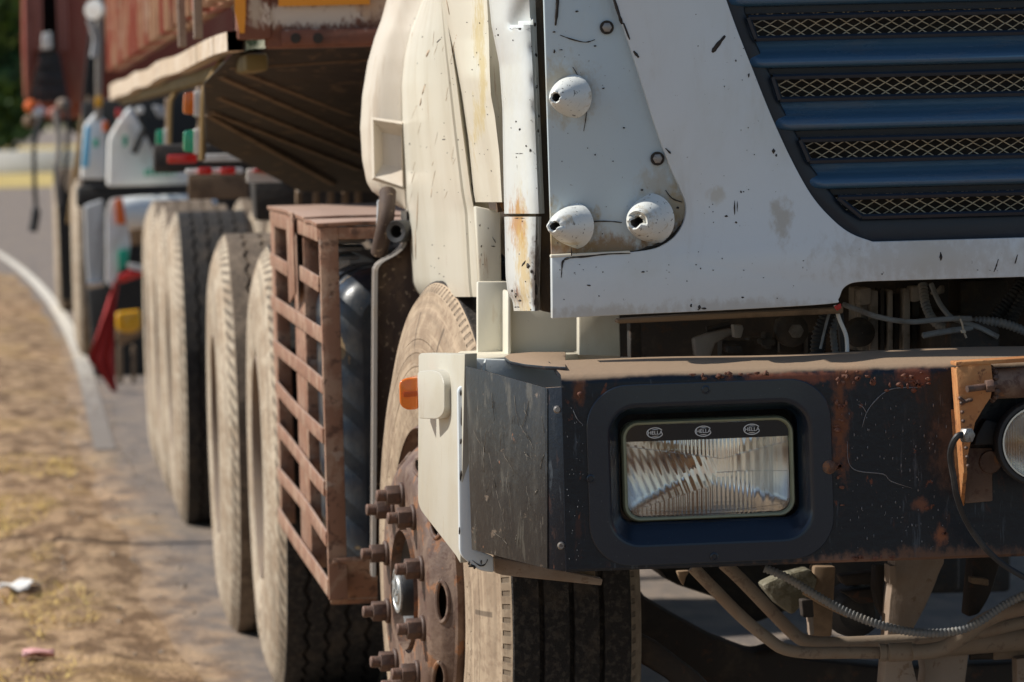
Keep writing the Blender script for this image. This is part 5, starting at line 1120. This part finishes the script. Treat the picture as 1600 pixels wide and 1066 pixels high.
for y in (9.71,):
    b = MB(); s0, s1 = tank_sec(.002), tank_sec(.007); b.grid([[V((x, yy, z)) for x, z in sec] for yy, sec in ((y - .02, s0), (y - .02, s1), (y + .02, s1), (y + .02, s0))]); b.build('tank_strap', M_tank, TK)
for k, y in enumerate((375, 388, 402)): MB().prism(P3([(512, y, 9.9), (574 - k * 5, y - 2, 9.9), (570 - k * 5, y + 4, 9.9), (512, y + 6, 9.9)]), (0, .3, 0)).build('tank_step', M_fargrey, TK, .003)

# ================================================================== tipper trailer behind the cab
TR = thing('tipper_trailer', 'long rusty red tipper trailer coupled behind the cream cab', 'trailer', (1.85, 17, 0))
TY = 10.1; TX = at(372, 60, TY).x; TZ = at(372, 62, TY).z; TE = 24.0
MB().box((TX + 1.27, TY + .06, TZ + .69), (2.42, .10, 1.42)).build('front_wall', M_boxfront, TR, .008)
MB().prism(P3([(435, -60, TY - .004), (578, -60, TY - .004), (578, 7, TY - .004), (435, 10, TY - .004)]), (0, .003, 0)).build('yellow_reflector_sheet', M_stickyel, TR)
MB().box((TX + 1.30, TY + .02, TZ + .002), (2.42, .06, .034)).build('front_sill', M_boxfront, TR, .006)
for x in (462, 497): MB().lathe([(.0005, .001), (.010, .001), (.011, 0)], at(x, 60, TY - .012), (0, -1, 0), 14).build('sill_hole', M_white_chip, TR)
MB().box((TX + .035, TY + .06, TZ + .7), (.07, .12, 1.4)).build('corner_post', M_boxfront, TR, .006)
MB().prism(P3([(366, -60, TY - .006), (383, -60, TY - .006), (384, 20, TY - .006), (382, 52, TY - .006), (375, 52, TY - .006), (367, 18, TY - .006)]), (0, .003, 0)).build('corner_reflector', M_stickyel, TR)
MB().box((TX + .03, (TY + TE) / 2 + .1, TZ + .80), (.04, TE - TY - .2, 1.4)).build('side_wall', M_boxrust, TR, .005)
y = TY + .35; k = 0; rib = None
while y < TE:
    if rib is None:
        b = MB(); b.prism([V((.0, -.05, 0)), V((-.045, -.03, 0)), V((-.045, .03, 0)), V((.0, .05, 0))], (0, 0, 1.4)); rib = b.build('wall_rib', M_boxrust, None, .004); ro = rib
    else: ro = D.objects.new('wall_rib', rib.data); COL.objects.link(ro)
    ro.location = (TX + .012, y, TZ + .10); adopt(ro, TR); y += .46
for y in (11.0, 12.1): MB().bar(V((TX - .05, y, TZ + .02)), V((TX - .05, y + .05, TZ + 1.4)), .05, .02, (0, 1, 0)).build('tie_bar', M_hanger, TR, .002)
# bottom rail, bent and dusty
pts = []
for i in range(60): t = i / 59; y = TY + .05 + (TE - TY - .05) * t; pts.append(V((TX + .0 + .003 * math.sin(y * 2.3), y, TZ + .002 + .004 * math.sin(y * 1.7 + 1))))
b = MB(); b.grid([[p + V((-.018, 0, -.022 - .02 * i / 59)), p + V((-.018, 0, .018 + .016 * i / 59)), p + V((.02, 0, .022 + .016 * i / 59)), p + V((.02, 0, -.022 - .02 * i / 59)), p + V((-.018, 0, -.022 - .02 * i / 59))] for i, p in enumerate(pts)]); b.build('bottom_rail', M_rail, TR, sharp=40)
MB().box((TX + .05, (TY + TE) / 2 + .1, TZ - .045), (.05, TE - TY - .3, .04)).build('olive_beam', M_olivebeam, TR, .01)
# hopper underside and ribs
Yh = lambda x, y: 10.5 + (y - 70) * .0085
def hop(x, y, d=0): return at(x, y, Yh(x, y) - d)
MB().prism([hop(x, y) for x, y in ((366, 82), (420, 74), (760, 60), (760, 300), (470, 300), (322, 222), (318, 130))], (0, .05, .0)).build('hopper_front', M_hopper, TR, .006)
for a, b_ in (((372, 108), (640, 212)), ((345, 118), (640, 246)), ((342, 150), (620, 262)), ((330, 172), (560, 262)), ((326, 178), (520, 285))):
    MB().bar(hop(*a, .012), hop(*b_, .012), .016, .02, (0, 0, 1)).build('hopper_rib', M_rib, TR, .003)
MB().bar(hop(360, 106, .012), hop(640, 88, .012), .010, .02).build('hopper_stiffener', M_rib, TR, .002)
# lamp stack hanging from the rail
def lamp_stack(px, Y, s, label, amb=True):
    E = D.objects.new('marker_lamp_stack', None); COL.objects.link(E); E.location = at(px + 20 * s, 190, Y); adopt(E, TR); lab(E, label)
    g = lambda x, y, d=0: at(px + (x - 290) * s, 200 + (y - 200) * s, Y + d)
    MB().tube(spline([g(350, 85), g(338, 108), g(326, 128), g(319, 145), g(317, 190), g(316, 250)], 5), .008 * 1, 8).build('hanger_wire', M_rope, E)
    MB().prism([g(x, y, .01) for x, y in ((306, 135), (320, 135), (319, 252), (308, 252))], (0, .02, 0)).build('lamp_bracket', M_hanger, E, .003)
    for y0, m, nme in ((146, M_amber, 'amber_lens'), (205, M_green, 'green_lens')):
        if nme == 'amber_lens' and not amb: continue
        MB().prism([g(x, y) for x, y in rpoly([(303, y0 - 3, 3), (317, y0 - 6, 3), (318, y0 + 38, 3), (303, y0 + 36, 3)], 3)], (0, .06, 0)).build('lamp_body', M_farwhite, E, .004)
        MB().prism([g(x, y, .005) for x, y in rpoly([(288, y0, 5), (303, y0 - 2, 2), (303, y0 + 33, 2), (287, y0 + 32, 5)], 3)], (0, .06, 0)).build(nme, m, E, .006, 3)
lamp_stack(290, 11.8, 1.0, 'nearest marker lamps, amber over green, hanging from the trailer rail')
lamp_stack(246, 15.5, .72, 'second hanging marker lamp with a green lens', False)
# cross bars, tapes and plates under the trailer
def strip(name, x0, x1, y0, y1, Y, m, par=TR): return plate(name, rpoly([(x0, y0, 3), (x1, y0 - (x1 - x0) * .02, 3), (x1, y1 - (x1 - x0) * .02, 3), (x0, y1, 3)], 3), Y, .03, m, par, .004)
strip('red_tape', 262, 308, 242, 256, 13.6, M_redlens); strip('white_tape', 316, 392, 241, 253, 13.58, M_farwhite); strip('blue_bar', 402, 450, 243, 250, 13.6, M_fargrey)
MB().tube(spline(P3([(445, 243, 13.5), (466, 245, 13.5), (473, 256, 13.5), (470, 300, 13.5)]), 6), .012, 8).build('bent_bar', M_lip, TR)
strip('tape_bar', 290, 380, 264, 273, 13.4, M_farwhite); strip('red_tape', 310, 331, 262, 273, 13.38, M_redlens); strip('red_tape', 345, 368, 262, 273, 13.38, M_redlens)
strip('white_mud_guard', 386, 466, 264, 286, 13.3, M_farwhite)
for k in range(14): x = 396 + k * 4.6; strip('red_lettering', x, x + 3, 264 - (k % 3), 270 + (k % 2), 13.28, M_redlens) if k not in (4, 9) else None
strip('wood_block', 294, 388, 275, 312, 15.6, M_brownbox); strip('white_clip', 402, 416, 222, 238, 13.5, M_farwhite)
plate('dark_cross_member', [(240, 226), (480, 222), (480, 268), (240, 270)], 14.2, .1, M_dark, TR, .01)
plate('under_frame', [(395, 280), (640, 262), (640, 345), (400, 345)], 14.6, .2, M_dark, TR, .01)
for x in (463, 490, 513, 536, 556): plate('frame_stud', [(x, 288), (x + 9, 288), (x + 9, 320), (x, 320)], 13.9, .05, M_brownbox, TR, .003)
plate('frame_rail', [(470, 276), (600, 270), (600, 284), (470, 288)], 13.8, .05, M_dirtysteel, TR, .004)
MB().tube(spline(P3([(330, 160, 11.9), (352, 140, 11.9), (385, 122, 11.9)]), 5), .007, 8).build('loose_wire', M_hanger, TR); MB().tube(spline(P3([(334, 166, 11.9), (360, 156, 11.9), (388, 128, 11.9)]), 5), .006, 8).build('loose_wire', M_hanger, TR)
for i, (X, Y) in enumerate(((.483, 16.62), (.478, 17.95), (.475, 19.28))):
    dual_wheel('trailer_wheel', X, Y, TR, ('front', 'middle', 'rear')[i] + ' dusty trailer wheel of the row of three', TM_dusty if i else TM_drive)
    MB().tube([V((.7, Y, .535)), V((3.0, Y, .535))], .07, 12).build('trailer_axle', M_dirtysteel, TR)
MB().box((1.5, 18, 1.0), (.1, 12, .3)).build('trailer_beam', M_dirtysteel, TR, .01)
MB().box((2.2, 18, 1.25), (2.3, 10.5, .1)).build('trailer_floor', M_hopper, TR, .01)

# ================================================================== parked truck further back
PT = thing('parked_truck', 'white fronted truck with red-brown ribbed body parked behind the rusty trailer', 'truck', (1.2, 30, 0))
# white front with green marks
plate('nose_panel', rpoly([(168, 292, 6), (170, 215, 10), (190, 182, 8), (204, 166), (226, 200), (262, 262), (295, 264), (295, 288, 6)]), 25.6, .3, M_farwhite, PT, .02)
plate('side_nose_panel', rpoly([(126, 280, 6), (132, 195, 6), (150, 175), (166, 190), (166, 280, 6)]), 26.2, .3, M_farwhite, PT, .02)
plate('blue_panel', rpoly([(127, 262, 3), (133, 196, 4), (141, 196, 4), (138, 262, 3)]), 26.1, .05, M_farblue, PT, .01)
for x, y, w_, h_, m in ((226, 265, 5, 10, M_green), (233, 262, 4, 12, M_green), (239, 266, 6, 8, M_green), (248, 265, 4, 9, M_green), (255, 266, 5, 7, M_green), (262, 266, 4, 8, M_green), (270, 267, 5, 6, M_green), (146, 217, 8, 13, M_greentape), (192, 212, 7, 17, M_greentape), (160, 190, 9, 16, M_orangetape), (181, 170, 10, 14, M_redlens), (176, 246, 14, 30, M_pinkrib)):
    if m is M_pinkrib: continue
    plate('green_lettering' if m is M_green else 'reflector', [(x, y), (x + w_, y), (x + w_, y + h_), (x, y + h_)], 25.5, .05, m, PT, .004)
plate('front_crossbar', [(205, 166), (212, 164), (262, 262), (252, 262)], 25.4, .1, M_fardark, PT, .01)
plate('mirror_bracket', rpoly([(238, 164), (262, 168), (262, 184), (248, 184)]), 25.3, .1, M_fargrey, PT, .01); plate('horn', rpoly([(213, 168, 4), (225, 166, 4), (224, 178, 4), (214, 178, 4)]), 25.3, .1, M_farwhite, PT, .01)
MB().tube(P3([(226, 200, 25.2), (214, 226, 25.2), (208, 240, 25.2)]), .02, 8).build('wiper_arm', M_fardark, PT)
plate('cab_shadow_panel', [(120, 292), (470, 280), (470, 322), (120, 325)], 26.4, .4, M_fardark, PT, .02)
plate('cab_back', [(128, 160), (470, 120), (470, 300), (128, 300)], 27.2, .3, M_fardark, PT, .02)
# lower equipment
MB().lathe([(.0005, .16), (.05, .15), (.08, .10), (.085, 0), (.085, -.5)], at(212, 332, 25.4), (-.75, -.6, 0), 24).build('white_canister', M_farwhite, PT)
plate('marker_board', rpoly([(166, 440), (166, 330, 6), (172, 312, 4), (192, 308), (200, 352), (204, 380), (202, 400), (185, 425), (176, 452)]), 25.0, .04, M_farwhite, PT, .006)
plate('orange_stripe', [(180, 312), (191, 309), (197, 350), (182, 350)], 24.98, .01, M_orangetape, PT, .002); plate('green_stripe', [(185, 392), (202, 388), (200, 412), (186, 425)], 24.98, .01, M_greentape, PT, .002)
plate('grey_fender', rpoly([(132, 322, 6), (162, 312, 6), (165, 345), (160, 440, 8), (138, 450, 8), (134, 400)]), 26.0, .3, M_fargrey, PT, .02)
plate('fender_edge', rpoly([(134, 440, 4), (164, 438, 4), (164, 448, 4), (138, 452, 4)]), 25.9, .1, M_chrome, PT, .01)
plate('dark_grille', [(165, 330), (240, 330), (240, 610), (150, 606), (135, 450), (165, 440)], 26.6, .2, M_fardark, PT, .02)
plate('red_lamp', rpoly([(183, 432, 4), (205, 422, 4), (222, 424, 4), (222, 432, 4), (188, 443, 4)]), 25.2, .06, M_redlens, PT, .01); plate('white_lamp', rpoly([(198, 410, 3), (224, 416, 3), (224, 424, 3), (200, 420, 3)]), 25.2, .06, M_farwhite, PT, .01); plate('orange_lamp', rpoly([(200, 358, 5), (224, 356, 5), (224, 382, 5), (202, 384, 5)]), 25.6, .06, M_brownbox, PT, .01)
plate('yellow_lamp', rpoly([(181, 488, 6), (220, 484, 6), (221, 514, 8), (205, 522, 8), (182, 518, 8)]), 25.3, .08, M_yellow, PT, .015, 3)
plate('lamp_bracket', [(181, 515), (222, 512), (222, 524), (190, 540), (182, 535)], 25.45, .05, M_brownbox, PT, .005)
plate('front_step', [(183, 540), (192, 540), (192, 605), (183, 605)], 25.8, .05, M_brownbox, PT, .005); plate('front_step', [(206, 540), (212, 540), (212, 600), (206, 600)], 25.8, .05, M_brownbox, PT, .005)
# body: red-brown boxes with a dark gap and bellows between
plate('body_box', [(34, -60), (64, -60), (60, 90), (46, 158), (38, 152), (34, 60)], 33.0, 1.2, M_farred, PT, .02)
plate('body_box', [(86, -60), (142, -60), (138, 160), (102, 162), (92, 80)], 33.0, 1.2, M_farred, PT, .02)
for x in (36, 42, 48, 54, 60, 87, 93, 99): plate('body_rib', [(x, -60), (x + 3.5, -60), (x + 3 + (4 if x < 70 else 4), 130 if x < 45 else 80), (x + (4 if x < 70 else 4), 130 if x < 45 else 80)], 32.9, .1, M_pinkrib, PT, .01)
plate('body_gap', [(64, -60), (87, -60), (92, 80), (60, 90)], 33.6, .2, M_fardark, PT, .01)
for k in range(7):
    y = 82 + k * 11; hw = 16 + k * 2.2; plate('bellows_fold', rpoly([(77 - hw, y + 2, 3), (77 + hw, y, 3), (77 + hw + 2, y + 10, 3), (77 - hw - 2, y + 12, 3)], 3), 32.6 - .02 * (k % 2), .3, M_blackrub, PT, .02)
plate('white_clip', rpoly([(66, 52, 3), (80, 50, 3), (82, 76, 3), (65, 78, 3)]), 32.5, .1, M_farwhite, PT, .01)
MB().box((.82, 36.2, 2.4), (1.4, 4, 1.9)).build('body_rear_box', M_farred, PT, .02)
for x, y, m in ((48, 166, M_orangetape), (60, 176, M_farwhite), (84, 178, M_pinkrib), (98, 164, M_hanger), (46, 190, M_brownbox)): MB().lathe([(.0005, .05), (.03, .04), (.045, 0), (.04, -.08)], at(x, y, 32.4), (-.2, -1, 0), 14).build('coupling_head', m, PT)
MB().tube(spline(P3([(66, 180, 32.3), (58, 205, 32.3), (52, 228, 32.3)]), 5), .02, 8).build('air_hose', M_blackrub, PT)
MB().tube(spline(P3([(86, 170, 32.2), (92, 220, 32.2), (88, 270, 32.2), (92, 320, 32.2)]), 5), .02, 8).build('air_hose', M_lip, PT)
MB().tube(spline(P3([(104, 160, 32.2), (106, 220, 32.2), (98, 300, 32.2)]), 5), .015, 8).build('air_hose', M_blackrub, PT)
MB().tube(spline(P3([(53, 230, 32.2), (54, 290, 32.2), (56, 330, 32.2), (51, 362, 32.2)]), 5), [.015] * 10 + [.03] * 6, 8).build('hanging_strap', M_blackrub, PT)
plate('olive_post', [(128, 170), (138, 168), (126, 300), (112, 350), (104, 350)], 30.5, .1, M_rope, PT, .01); plate('rust_post', [(136, 150), (142, 150), (136, 290), (124, 350), (118, 350)], 30.4, .1, M_brownbox, PT, .01)
plate('white_post', [(150, -60), (160, -60), (159, 190), (149, 190)], 24.6, .06, M_lip, PT, .01); plate('yellow_tape', [(148, 152), (160, 150), (160, 166), (148, 168)], 24.58, .03, M_yellow, PT, .004)
MB().lathe([(.0005, .02), (.05, .02), (.055, 0), (.05, -.02)], at(148, 16, 24.5), (-.4, -.9, .1), 18).build('mirror_head', M_farwhite, PT)
MB().tube(P3([(140, 30, 24.5), (150, 60, 24.5), (146, 90, 24.5)]), .02, 8).build('mirror_arm', M_fargrey, PT)
plate('body_sill', [(128, 165), (160, 150), (160, 30), (142, 20)], 31.0, .1, M_fardark, PT, .01)
for i, (px, Y, lbl) in enumerate(((106, 29.2, 'dusty front wheel of the parked truck'), (78, 36.5, 'dusty rear wheel of the parked truck'))):
    dual_wheel('truck_wheel', (px + 3 - 36) * Y / F, Y, PT, lbl, TM_dusty)
MB().box((.85, 33, .95), (.8, 9, .35)).build('chassis_frame', M_fardark, PT, .02)
plate('mud_flap', [(88, 300), (122, 300), (122, 470), (96, 470)], 34.5, .04, M_fardark, PT, .005)
# red cloth hanging at the parked truck's corner
rows = []
cl_ = it([(440, 178), (470, 168), (520, 152), (560, 136), (590, 160), (612, 175)]); cr_ = it([(440, 186), (470, 182), (520, 178), (560, 178), (590, 180), (612, 184)])
for i in range(25):
    y = 440 + 172 * i / 24; rows.append([at(cl_(y) + (cr_(y) - cl_(y)) * j / 8, y, 24.9 + .03 * math.sin(j * 1.7 + i * .3)) for j in range(9)])
tag(MB().grid(rows, (0, .004, 0)).build('red_flag', M_flag, sharp=180), 'limp red warning cloth hanging from the corner of the parked truck', 'flag')
